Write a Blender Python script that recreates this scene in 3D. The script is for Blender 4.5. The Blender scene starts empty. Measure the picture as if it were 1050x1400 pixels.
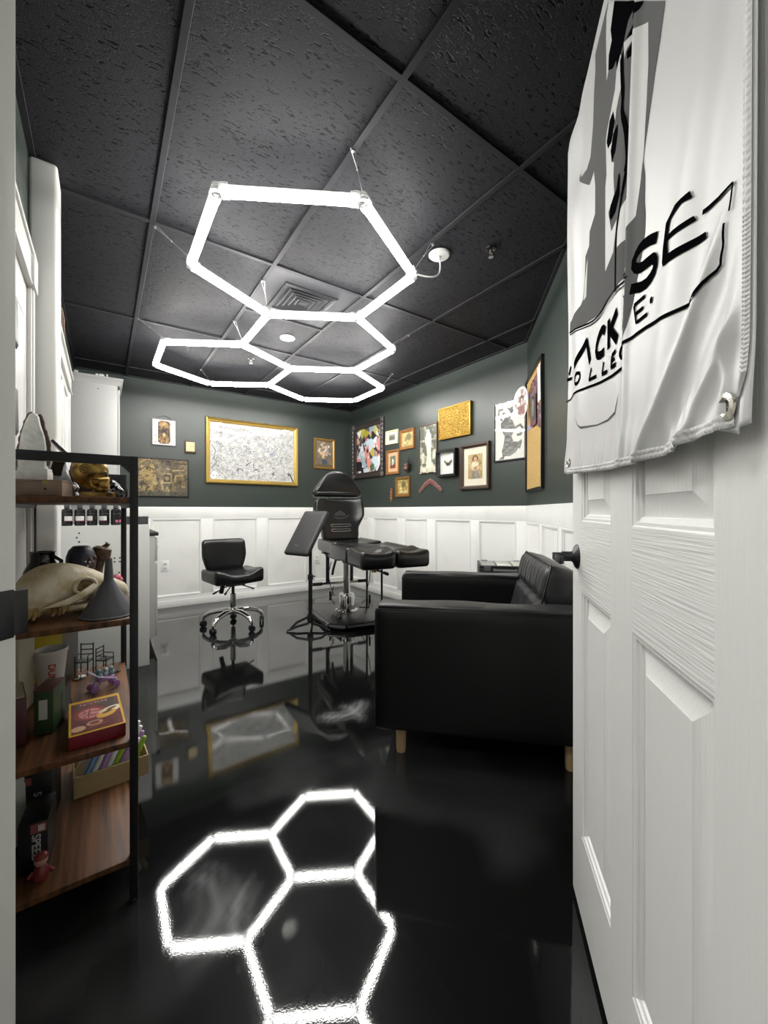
import bpy, bmesh, math, random
import numpy as np
from mathutils import Matrix, Vector, Euler

# ------------------------------------------------------------------ camera, world, exposure
scene = bpy.context.scene
COL = scene.collection
YAW = math.radians(34.88)
EYE = 1.079
cam_d = bpy.data.cameras.new('camera')
cam = bpy.data.objects.new('camera', cam_d)
COL.objects.link(cam)
cam.location = (0, 0, EYE)
cam.rotation_euler = (math.pi / 2, 0, -YAW)
cam_d.sensor_fit = 'HORIZONTAL'
cam_d.sensor_width = 36.0
cam_d.lens = 36.0 * 550.0 / 1050.0
cam_d.shift_y = -2.5 / 1050.0
cam_d.clip_start = 0.01
scene.camera = cam

world = bpy.data.worlds.new('world')
scene.world = world
world.use_nodes = True
world.node_tree.nodes['Background'].inputs[0].default_value = (0.8, 0.85, 0.9, 1)
world.node_tree.nodes['Background'].inputs[1].default_value = 0.05

scene.view_settings.view_transform = 'Standard'
scene.view_settings.look = 'None'
scene.view_settings.exposure = 0.0
scene.view_settings.gamma = 1.0
scene.view_settings.use_curve_mapping = False
TUBE_POWER = 58.0
ADDED_LAMP_POWER = 62.0
scene.cycles.use_denoising = True
scene.cycles.max_bounces = 8
scene.cycles.glossy_bounces = 6
scene.cycles.transparent_max_bounces = 12
scene.cycles.sample_clamp_indirect = 6.0

# ------------------------------------------------------------------ materials
def lin(c):
    if isinstance(c, str):
        c = tuple(int(c[i:i + 2], 16) / 255 for i in (1, 3, 5))
    return tuple((x / 12.92 if x <= 0.04045 else ((x + 0.055) / 1.055) ** 2.4) for x in c[:3])

MATS = {}
def mat(name, color='#808080', rough=0.5, metal=0.0, coat=0.0, coat_rough=0.05, bump=None, mix=None, emit=None,
        trans=0.0, attr=None, ior=1.5, sheen=0.0, spec=0.5):
    """bump=(scale xyz, strength, distance, detail); mix=(scale xyz, colour2, low, high, detail): noise-driven second colour"""
    if name in MATS:
        return MATS[name]
    m = bpy.data.materials.new(name)
    m.use_nodes = True
    nt = m.node_tree
    b = nt.nodes['Principled BSDF']
    c = lin(color)
    b.inputs['Base Color'].default_value = (*c, 1)
    b.inputs['Roughness'].default_value = rough
    b.inputs['Metallic'].default_value = metal
    b.inputs['Coat Weight'].default_value = coat
    b.inputs['Coat Roughness'].default_value = coat_rough
    b.inputs['IOR'].default_value = ior
    b.inputs['Specular IOR Level'].default_value = spec
    b.inputs['Transmission Weight'].default_value = trans
    b.inputs['Sheen Weight'].default_value = sheen
    L = nt.links
    def noise(scale, detail):
        tc = nt.nodes.new('ShaderNodeTexCoord')
        mp = nt.nodes.new('ShaderNodeMapping')
        mp.inputs['Scale'].default_value = scale
        L.new(tc.outputs['Object'], mp.inputs[0])
        n = nt.nodes.new('ShaderNodeTexNoise')
        n.inputs['Scale'].default_value = 1.0
        n.inputs['Detail'].default_value = detail
        L.new(mp.outputs[0], n.inputs['Vector'])
        return n
    if attr:
        a = nt.nodes.new('ShaderNodeAttribute')
        a.attribute_name = attr
        L.new(a.outputs['Color'], b.inputs['Base Color'])
    if mix:
        n = noise(mix[0], mix[4] if len(mix) > 4 else 4)
        r = nt.nodes.new('ShaderNodeValToRGB')
        r.color_ramp.elements[0].position = mix[2]
        r.color_ramp.elements[1].position = mix[3]
        r.color_ramp.elements[0].color = (*c, 1)
        r.color_ramp.elements[1].color = (*lin(mix[1]), 1)
        L.new(n.outputs[0], r.inputs[0])
        L.new(r.outputs[0], b.inputs['Base Color'])
    if bump:
        n = noise(bump[0], bump[3] if len(bump) > 3 else 3)
        bp = nt.nodes.new('ShaderNodeBump')
        bp.inputs['Strength'].default_value = bump[1]
        bp.inputs['Distance'].default_value = bump[2]
        L.new(n.outputs[0], bp.inputs['Height'])
        L.new(bp.outputs[0], b.inputs['Normal'])
    if emit:
        b.inputs['Emission Color'].default_value = (*lin(emit[0]), 1)
        b.inputs['Emission Strength'].default_value = emit[1]
    MATS[name] = m
    return m

def glass_pane_mat():
    if 'picture_glass' in MATS: return MATS['picture_glass']
    m = bpy.data.materials.new('picture_glass'); m.use_nodes = True
    nt = m.node_tree; nt.nodes.clear()
    o = nt.nodes.new('ShaderNodeOutputMaterial'); t = nt.nodes.new('ShaderNodeBsdfTransparent')
    g = nt.nodes.new('ShaderNodeBsdfGlossy'); g.inputs['Roughness'].default_value = 0.01
    lw = nt.nodes.new('ShaderNodeLayerWeight'); lw.inputs[0].default_value = .5
    pw = nt.nodes.new('ShaderNodeMath'); pw.operation = 'POWER'; pw.inputs[1].default_value = 5
    f = nt.nodes.new('ShaderNodeMath'); f.operation = 'MULTIPLY_ADD'; f.inputs[1].default_value = .95; f.inputs[2].default_value = .04
    nt.links.new(lw.outputs['Facing'], pw.inputs[0]); nt.links.new(pw.outputs[0], f.inputs[0])
    x = nt.nodes.new('ShaderNodeMixShader')
    nt.links.new(f.outputs[0], x.inputs[0]); nt.links.new(t.outputs[0], x.inputs[1]); nt.links.new(g.outputs[0], x.inputs[2])
    nt.links.new(x.outputs[0], o.inputs[0])
    MATS['picture_glass'] = m
    return m

# ------------------------------------------------------------------ mesh building
class MB:
    def __init__(s):
        s.v = []; s.f = []
    def add(s, vs, fs, M=None):
        o = len(s.v)
        for p in vs:
            p = Vector(p)
            if M is not None: p = M @ p
            s.v.append(p)
        s.f += [[i + o for i in f] for f in fs]
        return s
    def box(s, c, d, M=None):
        x, y, z = c; a, b, h = d[0] / 2, d[1] / 2, d[2] / 2
        vs = [(x + i * a, y + j * b, z + k * h) for i in (-1, 1) for j in (-1, 1) for k in (-1, 1)]
        return s.add(vs, [(0, 1, 3, 2), (4, 6, 7, 5), (0, 4, 5, 1), (2, 3, 7, 6), (0, 2, 6, 4), (1, 5, 7, 3)], M)
    def tube(s, pts, r, n=8, M=None, caps=True, flat=1.0):
        pts = [Vector(p) for p in pts]; k = len(pts)
        rs = r if isinstance(r, (list, tuple)) else [r] * k
        t0 = (pts[1] - pts[0]).normalized()
        up = Vector((0, 0, 1)) if abs(t0.z) < .95 else Vector((1, 0, 0))
        u = t0.cross(up).normalized()
        vs = []; fs = []
        for i, p in enumerate(pts):
            t = (pts[min(i + 1, k - 1)] - pts[max(i - 1, 0)]).normalized()
            u = (u - t * u.dot(t)).normalized(); w = t.cross(u)
            for j in range(n):
                a = 2 * math.pi * j / n
                vs.append(p + rs[i] * (math.cos(a) * u + flat * math.sin(a) * w))
        for i in range(k - 1):
            for j in range(n):
                fs.append((i * n + j, i * n + (j + 1) % n, (i + 1) * n + (j + 1) % n, (i + 1) * n + j))
        if caps:
            fs.append(tuple(range(n - 1, -1, -1))); fs.append(tuple((k - 1) * n + j for j in range(n)))
        return s.add(vs, fs, M)
    def lathe(s, prof, n=20, M=None, caps=True):
        vs = []; fs = []; k = len(prof)
        for r, z in prof:
            for j in range(n):
                a = 2 * math.pi * j / n
                vs.append((r * math.cos(a), r * math.sin(a), z))
        for i in range(k - 1):
            for j in range(n):
                fs.append((i * n + j, i * n + (j + 1) % n, (i + 1) * n + (j + 1) % n, (i + 1) * n + j))
        if caps:
            fs.append(tuple(range(n - 1, -1, -1))); fs.append(tuple((k - 1) * n + j for j in range(n)))
        return s.add(vs, fs, M)
    def prism(s, poly, z0, z1, M=None):
        n = len(poly)
        vs = [(p[0], p[1], z0) for p in poly] + [(p[0], p[1], z1) for p in poly]
        fs = [tuple(range(n - 1, -1, -1)), tuple(range(n, 2 * n))] + [(i, (i + 1) % n, n + (i + 1) % n, n + i) for i in range(n)]
        return s.add(vs, fs, M)
    def ball(s, c, r, n=12, m=8, M=None):
        rx, ry, rz = r if isinstance(r, (tuple, list)) else (r, r, r)
        vs = [(c[0], c[1], c[2] - rz)]; fs = []
        for i in range(1, m):
            t = -math.pi / 2 + math.pi * i / m
            for j in range(n):
                a = 2 * math.pi * j / n
                vs.append((c[0] + rx * math.cos(t) * math.cos(a), c[1] + ry * math.cos(t) * math.sin(a), c[2] + rz * math.sin(t)))
        vs.append((c[0], c[1], c[2] + rz)); L = len(vs) - 1
        for j in range(n):
            fs.append((0, 1 + (j + 1) % n, 1 + j)); fs.append((L, L - n + j, L - n + (j + 1) % n))
        for i in range(m - 2):
            for j in range(n):
                fs.append((1 + i * n + j, 1 + i * n + (j + 1) % n, 1 + (i + 1) * n + (j + 1) % n, 1 + (i + 1) * n + j))
        return s.add(vs, fs, M)
    def grid(s, nu, nv, fn, M=None):
        vs = [fn(i / nu, j / nv) for j in range(nv + 1) for i in range(nu + 1)]
        fs = [(j * (nu + 1) + i, j * (nu + 1) + i + 1, (j + 1) * (nu + 1) + i + 1, (j + 1) * (nu + 1) + i) for j in range(nv) for i in range(nu)]
        return s.add(vs, fs, M)
    def pillow(s, c, d, r, crown=0.0, n=(10, 10, 5), M=None, fn=None):
        """rounded box: surface grid of a box pulled to radius r, crowned top/bottom; fn reshapes a point"""
        hx, hy, hz = d[0] / 2, d[1] / 2, d[2] / 2
        pts = {}; vs = []; fs = []
        def vid(i, j, k):
            key = (i, j, k)
            if key not in pts:
                def ax(i, n, h):
                    t = i / n * 2 - 1
                    return math.copysign(1 - (1 - abs(t)) ** 1.6, t) * h
                p = Vector((ax(i, n[0], hx), ax(j, n[1], hy), ax(k, n[2], hz)))
                q = Vector((max(-hx + r, min(hx - r, p.x)), max(-hy + r, min(hy - r, p.y)), max(-hz + r, min(hz - r, p.z))))
                dlt = p - q
                if dlt.length > 1e-9: p = q + dlt.normalized() * r
                if crown:
                    p.z += math.copysign(crown, p.z) * abs(p.z) / hz * (1 - (p.x / hx) ** 2) * (1 - (p.y / hy) ** 2)
                p = p + Vector(c)
                if fn: p = Vector(fn(p))
                pts[key] = len(vs); vs.append(p)
            return pts[key]
        nx, ny, nz = n
        for i in range(nx):
            for j in range(ny):
                fs.append((vid(i, j, 0), vid(i, j + 1, 0), vid(i + 1, j + 1, 0), vid(i + 1, j, 0)))
                fs.append((vid(i, j, nz), vid(i + 1, j, nz), vid(i + 1, j + 1, nz), vid(i, j + 1, nz)))
        for i in range(nx):
            for k in range(nz):
                fs.append((vid(i, 0, k), vid(i + 1, 0, k), vid(i + 1, 0, k + 1), vid(i, 0, k + 1)))
                fs.append((vid(i, ny, k), vid(i, ny, k + 1), vid(i + 1, ny, k + 1), vid(i + 1, ny, k)))
        for j in range(ny):
            for k in range(nz):
                fs.append((vid(0, j, k), vid(0, j, k + 1), vid(0, j + 1, k + 1), vid(0, j + 1, k)))
                fs.append((vid(nx, j, k), vid(nx, j + 1, k), vid(nx, j + 1, k + 1), vid(nx, j, k + 1)))
        return s.add(vs, fs, M)
    def mesh(s, name, bevel=0, smooth=40, seg=2, fixn=True):
        me = bpy.data.meshes.new(name)
        me.from_pydata([tuple(p) for p in s.v], [], s.f)
        if fixn or bevel:
            bm = bmesh.new(); bm.from_mesh(me)
            if fixn: bmesh.ops.recalc_face_normals(bm, faces=bm.faces)
            if bevel:
                es = [e for e in bm.edges if len(e.link_faces) == 2 and e.calc_face_angle(0) > 0.6]
                bmesh.ops.bevel(bm, geom=es, offset=bevel, segments=seg, affect='EDGES', profile=0.5, clamp_overlap=True)
            bm.to_mesh(me); bm.free()
        if smooth:
            me.polygons.foreach_set('use_smooth', [True] * len(me.polygons))
            me.set_sharp_from_angle(angle=math.radians(smooth))
        return me

def link(name, me, material=None, parent=None, loc=None, rot=None):
    o = bpy.data.objects.new(name, me)
    if material is not None and me is not None and not me.materials:
        me.materials.append(material)
    COL.objects.link(o)
    if parent is not None: o.parent = parent
    if loc is not None: o.location = loc
    if rot is not None: o.rotation_euler = rot
    return o

def obj(name, mb, material, parent=None, bevel=0, smooth=40, label=None, kind=None, seg=2, loc=None, rot=None, fixn=True):
    o = link(name, mb.mesh(name, bevel, smooth, seg, fixn), material, parent, loc, rot)
    if label: o['label'] = label
    if kind: o['kind'] = kind
    return o

def thing(name, label, cat, loc=(0, 0, 0), rz=0.0, group=None, rot=None):
    o = bpy.data.objects.new(name, None)
    COL.objects.link(o)
    o.empty_display_size = 0.05
    o.location = loc
    o.rotation_euler = rot if rot else (0, 0, rz)
    o['label'] = label; o['category'] = cat
    if group: o['group'] = group
    return o

def tag(o, label, cat, group=None):
    o['label'] = label; o['category'] = cat
    if group: o['group'] = group
    return o

def struct(name, loc=(0, 0, 0), rz=0.0):
    o = bpy.data.objects.new(name, None); COL.objects.link(o)
    o.location = loc; o.rotation_euler = (0, 0, rz); o['kind'] = 'structure'
    return o

def T(x, y, z): return Matrix.Translation((x, y, z))
def RX(a): return Matrix.Rotation(math.radians(a), 4, 'X')
def RY(a): return Matrix.Rotation(math.radians(a), 4, 'Y')
def RZ(a): return Matrix.Rotation(math.radians(a), 4, 'Z')

def text_mesh(name, body, size, extrude=0.0004, bold=False):
    cu = bpy.data.curves.new(name, 'FONT')
    cu.body = body; cu.size = size; cu.extrude = extrude; cu.align_x = 'CENTER'; cu.align_y = 'CENTER'
    if bold: cu.offset = size * 0.02
    ob = bpy.data.objects.new(name, cu); COL.objects.link(ob)
    dg = bpy.context.evaluated_depsgraph_get()
    me = bpy.data.meshes.new_from_object(ob.evaluated_get(dg))
    bpy.data.objects.remove(ob); bpy.data.curves.remove(cu)
    me.name = name
    return me

def floor_z(x, y):
    d = x * math.sin(YAW) + y * math.cos(YAW)
    return -max(0.0, min(1.15, 1.95 - d)) * 0.0165

# ------------------------------------------------------------------ painted canvases (flat prints)
def vnoise(h, w, sy, sx, rng, octaves=3):
    out = np.zeros((h, w)); amp = 1.0; tot = 0
    for o in range(octaves):
        gy, gx = max(2, int(sy * 2 ** o) + 2), max(2, int(sx * 2 ** o) + 2)
        g = rng.random((gy, gx))
        y = np.linspace(0, gy - 1.001, h); x = np.linspace(0, gx - 1.001, w)
        yi = y.astype(int); xi = x.astype(int); fy = y - yi; fx = x - xi
        fy = fy * fy * (3 - 2 * fy); fx = fx * fx * (3 - 2 * fx)
        a = g[yi][:, xi]; b = g[yi][:, xi + 1]; c = g[yi + 1][:, xi]; d = g[yi + 1][:, xi + 1]
        out += amp * ((a * (1 - fx) + b * fx) * (1 - fy)[:, None] + (c * (1 - fx) + d * fx) * fy[:, None])
        tot += amp; amp *= 0.5
    return out / tot

def rgb(c):
    if isinstance(c, str): return np.array([int(c[i:i + 2], 16) / 255 for i in (1, 3, 5)])
    return np.array(c, float)

class Canvas:
    """u to the right 0..1, v down 0..1, colours in display space"""
    def __init__(s, w, h, bg, seed=1):
        s.w, s.h = w, h
        s.a = np.ones((h, w, 3)) * rgb(bg)
        s.rng = np.random.default_rng(seed)
        s.V, s.U = np.meshgrid((np.arange(h) + .5) / h, (np.arange(w) + .5) / w, indexing='ij')
    def put(s, mask, col, al=1.0):
        m = np.clip(mask * al, 0, 1)[..., None]
        s.a = s.a * (1 - m) + rgb(col) * m
    def poly(s, pts, col, al=1.0):
        ins = np.zeros((s.h, s.w), bool); n = len(pts)
        for i in range(n):
            x1, y1 = pts[i]; x2, y2 = pts[(i + 1) % n]
            if y1 == y2: continue
            c = ((y1 > s.V) != (y2 > s.V)) & (s.U < (x2 - x1) * (s.V - y1) / (y2 - y1) + x1)
            ins ^= c
        s.put(ins, col, al)
    def rect(s, x0, y0, x1, y1, col, al=1.0): s.poly([(x0, y0), (x1, y0), (x1, y1), (x0, y1)], col, al)
    def ell(s, cx, cy, rx, ry, col, al=1.0, soft=0.15, rot=0):
        dx = s.U - cx; dy = (s.V - cy); asp = s.h / s.w
        c, n = math.cos(rot), math.sin(rot)
        X = dx * c + dy * asp * n; Y = -dx * n / asp + dy * c
        d = np.sqrt((X / rx) ** 2 + (Y / ry) ** 2)
        s.put(np.clip((1 - d) / soft + .5, 0, 1), col, al)
    def line(s, pts, wd, col, al=1.0):
        asp = s.h / s.w; best = np.full((s.h, s.w), 9.0)
        for (x1, y1), (x2, y2) in zip(pts[:-1], pts[1:]):
            ax, ay = s.U - x1, (s.V - y1) * asp; bx, by = x2 - x1, (y2 - y1) * asp
            t = np.clip((ax * bx + ay * by) / max(1e-9, bx * bx + by * by), 0, 1)
            best = np.minimum(best, np.hypot(ax - t * bx, ay - t * by))
        s.put(np.clip((wd / 2 - best) * s.w + .5, 0, 1), col, al)
    def noise(s, sy, sx, c, lo=.45, hi=.65, al=1.0, oct=3):
        n = vnoise(s.h, s.w, sy, sx, s.rng, oct)
        s.put(np.clip((n - lo) / (hi - lo), 0, 1), c, al)
    def grain(s, amp):
        s.a = np.clip(s.a + (s.rng.random((s.h, s.w, 1)) - .5) * amp, 0, 1)

def canvas_mesh(name, cv, w, h, y=0.0):
    """sheet in the xz plane centred on the origin, facing -y"""
    W, H = cv.w, cv.h
    xs = np.linspace(-w / 2, w / 2, W); zs = np.linspace(h / 2, -h / 2, H)
    X, Z = np.meshgrid(xs, zs)
    co = np.stack([X, np.full_like(X, y), Z], -1).reshape(-1, 3)
    i = np.arange(W * H).reshape(H, W)
    f = np.stack([i[:-1, :-1], i[1:, :-1], i[1:, 1:], i[:-1, 1:]], -1).reshape(-1, 4)
    return color_mesh(name, co, f, cv.a.reshape(-1, 3))

def color_mesh(name, co, f, col):
    me = bpy.data.meshes.new(name)
    me.vertices.add(len(co)); me.vertices.foreach_set('co', co.astype(np.float32).ravel())
    me.loops.add(f.size); me.loops.foreach_set('vertex_index', f.astype(np.int32).ravel())
    me.polygons.add(len(f)); me.polygons.foreach_set('loop_start', np.arange(0, f.size, f.shape[1], dtype=np.int32))
    me.update(calc_edges=True)
    c = np.clip(col, 0, 1); c = np.where(c <= .04045, c / 12.92, ((c + .055) / 1.055) ** 2.4)
    at = me.color_attributes.new('Col', 'FLOAT_COLOR', 'POINT')
    at.data.foreach_set('color', np.concatenate([c, np.ones((len(c), 1))], 1).astype(np.float32).ravel())
    me.polygons.foreach_set('use_smooth', [True] * len(me.polygons))
    me.validate()
    return me

PRINT = mat('print_paper', rough=0.55, attr='Col')
PRINT_GLOSS = mat('print_varnished', rough=0.3, attr='Col')

# ------------------------------------------------------------------ the room shell
XL, XR, YB, H = -0.245, 2.919, 5.027, 2.491
CUT = 0.836                       # angled wall: X - Y = CUT
DW = 0.590                        # doorway wall: X + Y = DW (room side)
ROOM = [(XL, DW - XL), ((CUT + DW) / 2, (DW - CUT) / 2), (XR, XR - CUT), (XR, YB), (XL, YB)]
WZ = 1.116                        # top of the wainscot
S2 = math.sqrt(0.5)
HINGE = (0.496, 0.092); LATCH = (-0.0895, 0.6795)

M_GREEN = mat('wall_green_paint', '#323a36', rough=0.38, bump=((180, 180, 180), .06, .002, 3))
M_WHITE = mat('white_paint', '#f4f4f1', rough=0.35, mix=((3, 3, 3), '#eaeae6', .5, .75, 5))
M_TRIM = mat('white_trim_paint', '#f5f5f2', rough=0.3)
M_DOORW = mat('door_paint_cross_grain', '#efefec', rough=0.38, bump=((6, 6, 230), .55, .004, 4))
M_DOORV = mat('door_paint_upright_grain', '#efefec', rough=0.38, bump=((260, 260, 7), .4, .003, 4))
M_BLACKM = mat('black_powder_metal', '#15151a', rough=0.45)

def ceiling_tile_mat():
    m = bpy.data.materials.new('black_fissured_tile'); m.use_nodes = True
    nt = m.node_tree; b = nt.nodes['Principled BSDF']; L = nt.links
    b.inputs['Roughness'].default_value = 0.55
    b.inputs['Specular IOR Level'].default_value = 0.12
    tc = nt.nodes.new('ShaderNodeTexCoord')
    def noise(sc, d, dist=0.0, rz=0.0):
        mp = nt.nodes.new('ShaderNodeMapping'); mp.inputs['Scale'].default_value = sc; mp.inputs['Rotation'].default_value = (0, 0, rz)
        L.new(tc.outputs['Object'], mp.inputs[0])
        n = nt.nodes.new('ShaderNodeTexNoise'); n.inputs['Scale'].default_value = 1; n.inputs['Detail'].default_value = d; n.inputs['Distortion'].default_value = dist
        L.new(mp.outputs[0], n.inputs['Vector']); return n
    def ramp(n, lo, hi):
        r = nt.nodes.new('ShaderNodeMapRange'); r.inputs[1].default_value = lo; r.inputs[2].default_value = hi
        L.new(n.outputs[0], r.inputs[0]); return r
    fis = ramp(noise((38, 120, 60), 2, 0.6, 0.12), .36, .42)
    pin = ramp(noise((330, 330, 330), 1), .30, .42)
    mul = nt.nodes.new('ShaderNodeMath'); mul.operation = 'MULTIPLY'
    L.new(fis.outputs[0], mul.inputs[0]); L.new(pin.outputs[0], mul.inputs[1])
    r = nt.nodes.new('ShaderNodeValToRGB')
    r.color_ramp.elements[0].color = (*lin('#020203'), 1); r.color_ramp.elements[1].color = (*lin('#2e2e33'), 1)
    L.new(mul.outputs[0], r.inputs[0]); L.new(r.outputs[0], b.inputs['Base Color'])
    bp = nt.nodes.new('ShaderNodeBump'); bp.inputs['Strength'].default_value = .7; bp.inputs['Distance'].default_value = .007
    L.new(mul.outputs[0], bp.inputs['Height']); L.new(bp.outputs[0], b.inputs['Normal'])
    return m
M_TILE = ceiling_tile_mat()
M_TEE = mat('black_tee_metal', '#2c2c30', rough=0.5, spec=.2)

def floor_mat():
    m = bpy.data.materials.new('black_epoxy'); m.use_nodes = True
    nt = m.node_tree; b = nt.nodes['Principled BSDF']; L = nt.links
    a = nt.nodes.new('ShaderNodeAttribute'); a.attribute_name = 'Col'
    L.new(a.outputs['Color'], b.inputs['Base Color'])
    b.inputs['Roughness'].default_value = 0.035
    b.inputs['IOR'].default_value = 1.55
    tc = nt.nodes.new('ShaderNodeTexCoord')
    n = nt.nodes.new('ShaderNodeTexNoise'); n.inputs['Scale'].default_value = 260; n.inputs['Detail'].default_value = 1.5
    L.new(tc.outputs['Object'], n.inputs['Vector'])
    bp = nt.nodes.new('ShaderNodeBump'); bp.inputs['Strength'].default_value = .028; bp.inputs['Distance'].default_value = .001
    L.new(n.outputs[0], bp.inputs['Height']); L.new(bp.outputs[0], b.inputs['Normal'])
    return m

# floor: poured black epoxy with pale marbled swirls, falling gently towards the doorway
def build_floor():
    x0, x1, y0, y1, st = -2.1, 3.0, -1.9, 5.1, 0.02
    nx, ny = int((x1 - x0) / st), int((y1 - y0) / st)
    xs = np.linspace(x0, x1, nx); ys = np.linspace(y0, y1, ny)
    X, Y = np.meshgrid(xs, ys)
    D = X * math.sin(YAW) + Y * math.cos(YAW)
    Z = -np.clip(1.95 - D, 0, 1.15) * 0.0165
    rng = np.random.default_rng(7)
    n1 = vnoise(ny, nx, 9, 7, rng, 3); n2 = vnoise(ny, nx, 9, 7, rng, 3); n3 = vnoise(ny, nx, 14, 10, rng, 4)
    wx, wy = X + .9 * (n1 - .5), Y + .9 * (n2 - .5)
    band = np.sin(5.2 * wx + 3.4 * wy + 6 * n3) * .5 + .5
    g = .006 + .055 * np.clip(band - .62, 0, 1) * np.clip(n3 - .35, 0, 1) * 3
    def arc(cx, cy, r, w, a0, a1, amp):
        dx, dy = X - cx, Y - cy
        rr = np.hypot(dx, dy) + .05 * (n1 - .5); an = np.degrees(np.arctan2(dy, dx))
        m = np.exp(-((rr - r) / w) ** 2) * (.7 + .3 * np.sin((rr - r) / w * 6 + 3 * n1)) * (.35 + 1.1 * n3)
        win = np.clip((an - a0) / 25, 0, 1) * np.clip((a1 - an) / 25, 0, 1)
        return amp * np.clip(m, 0, 1) * win
    g = g + arc(.46, 1.06, .17, .040, 120, 285, .20)
    g = g + arc(1.06, 2.02, .16, .04, -150, -20, .30) + arc(.99, 1.86, .12, .03, -60, 60, .18)
    g = g + arc(.14, 1.22, .12, .05, -90, 60, .25) * .6
    g = g + .03 * np.exp(-((X - .35) ** 2 + (Y - .85) ** 2) / .06) * n3
    lv = np.clip(g, 0, .5)
    col = np.stack([lv * .96, lv * .99, lv], -1)
    co = np.stack([X, Y, Z], -1).reshape(-1, 3)
    i = np.arange(nx * ny).reshape(ny, nx)
    f = np.stack([i[:-1, :-1], i[:-1, 1:], i[1:, 1:], i[1:, :-1]], -1).reshape(-1, 4)
    c = col.reshape(-1, 3); c = np.where(c <= .0031308, c * 12.92, 1.055 * np.maximum(c, 1e-6) ** (1 / 2.4) - .055)
    me = color_mesh('floor', co, f, c)
    me.materials.append(floor_mat())
    o = link('floor', me); o['kind'] = 'structure'
build_floor()

def wall_seg(name, p0, p1, th, z0, z1, m):
    """wall from p0 to p1, interior on the left-hand side, thickness outwards"""
    a, b = Vector((*p0, 0)), Vector((*p1, 0)); d = (b - a).normalized(); n = Vector((d.y, -d.x, 0))
    mb = MB(); q = [a, b, b + n * th, a + n * th]
    mb.prism([(p.x, p.y) for p in q], z0, z1)
    o = obj(name, mb, m); o['kind'] = 'structure'
    return o
wall_seg('wall_right', ROOM[2], (XR, YB + .1), .1, 0, H + .12, M_GREEN)
wall_seg('wall_back', ROOM[3], (XL - .1, YB), .1, 0, H + .12, M_GREEN)
wall_seg('wall_left', ROOM[4], ROOM[0], .1, 0, H + .12, M_GREEN)
wall_seg('wall_angled', ROOM[1], ROOM[2], .1, 0, H + .12, M_GREEN)
# doorway wall in three pieces around the opening
M_JAMB = mat('jamb_white_paint', '#eeeee9', rough=0.35, bump=((70, 70, 9), .25, .002, 3))
wall_seg('wall_front_hinge_side', (HINGE[0] + .02, HINGE[1] - .02), ROOM[1], .12, 0, H + .12, M_GREEN)
wall_seg('wall_front_latch_side', ROOM[0], (LATCH[0] - .02, LATCH[1] + .02), .12, 0, H + .12, M_GREEN)
wall_seg('wall_front_header', (LATCH[0] - .02, LATCH[1] + .02), (HINGE[0] + .02, HINGE[1] - .02), .12, 2.15, H + .12, M_GREEN)

# ceiling: tiles and tee bars, clipped to the room outline
def clip_poly(poly, room):
    out = poly
    for i in range(len(room)):
        a, b = room[i], room[(i + 1) % len(room)]
        inp, out = out, []
        side = lambda p: (b[0] - a[0]) * (p[1] - a[1]) - (b[1] - a[1]) * (p[0] - a[0])
        for k in range(len(inp)):
            p, q = inp[k], inp[(k + 1) % len(inp)]
            sp, sq = side(p), side(q)
            if sp >= 0: out.append(p)
            if sp * sq < 0:
                t = sp / (sp - sq); out.append((p[0] + t * (q[0] - p[0]), p[1] + t * (q[1] - p[1])))
        if len(out) < 3: return []
    return out
ceil_root = struct('ceiling', (0, 0, H))
slab = MB(); slab.prism(ROOM, .09, .12)
obj('slab', slab, M_TEE, ceil_root)
GX = [-.45, .196, .806, 1.416, 2.026, 2.636, 3.2]
GY = [-.3, 1.05, 2.27, 3.49, 4.71, 5.2]
M_VENTPLATE = mat('black_vent_enamel', '#3c3c40', rough=0.45, spec=.2)
VENT_CELL = (.806, 1.416, 2.27, 2.88)
for i in range(len(GX) - 1):
    for j in range(len(GY) - 1):
        cells = [(GY[j], GY[j + 1])]
        if i == 2 and j == 2: cells = [(2.88, 3.49)]
        for ya, yb in cells:
            p = clip_poly([(GX[i], ya), (GX[i + 1], ya), (GX[i + 1], yb), (GX[i], yb)], ROOM)
            if len(p) < 3: continue
            mb = MB(); mb.prism(p, .008, .022)
            obj('tile', mb, M_TILE, ceil_root, bevel=0, smooth=0)
def tee(a, b, w=.024):
    a, b = Vector(a), Vector(b); d = (b - a).normalized(); n = Vector((-d.y, d.x)) * w / 2
    p = clip_poly([tuple(a - n), tuple(b - n), tuple(b + n), tuple(a + n)], ROOM)
    if len(p) >= 3:
        mb = MB(); mb.prism(p, -.001 if abs(d.y) > .5 else 0, .012); obj('tee_bar', mb, M_TEE, ceil_root, bevel=.0012, seg=1)
for x in GX[1:-1]: tee((x, -.3), (x, 5.1))
for y in GY[1:-1]: tee((-.4, y), (3.1, y))
tee((.806, 2.88), (1.416, 2.88))
# wall angle along the edge of the ceiling
for i in range(len(ROOM)):
    a, b = Vector(ROOM[i]), Vector(ROOM[(i + 1) % len(ROOM)]); d = (b - a).normalized(); n = Vector((-d.y, d.x)) * .022
    mb = MB(); mb.prism([tuple(a), tuple(b), tuple(b + n), tuple(a + n)], -.001, .012); obj('wall_angle', mb, M_TEE, ceil_root)

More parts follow.
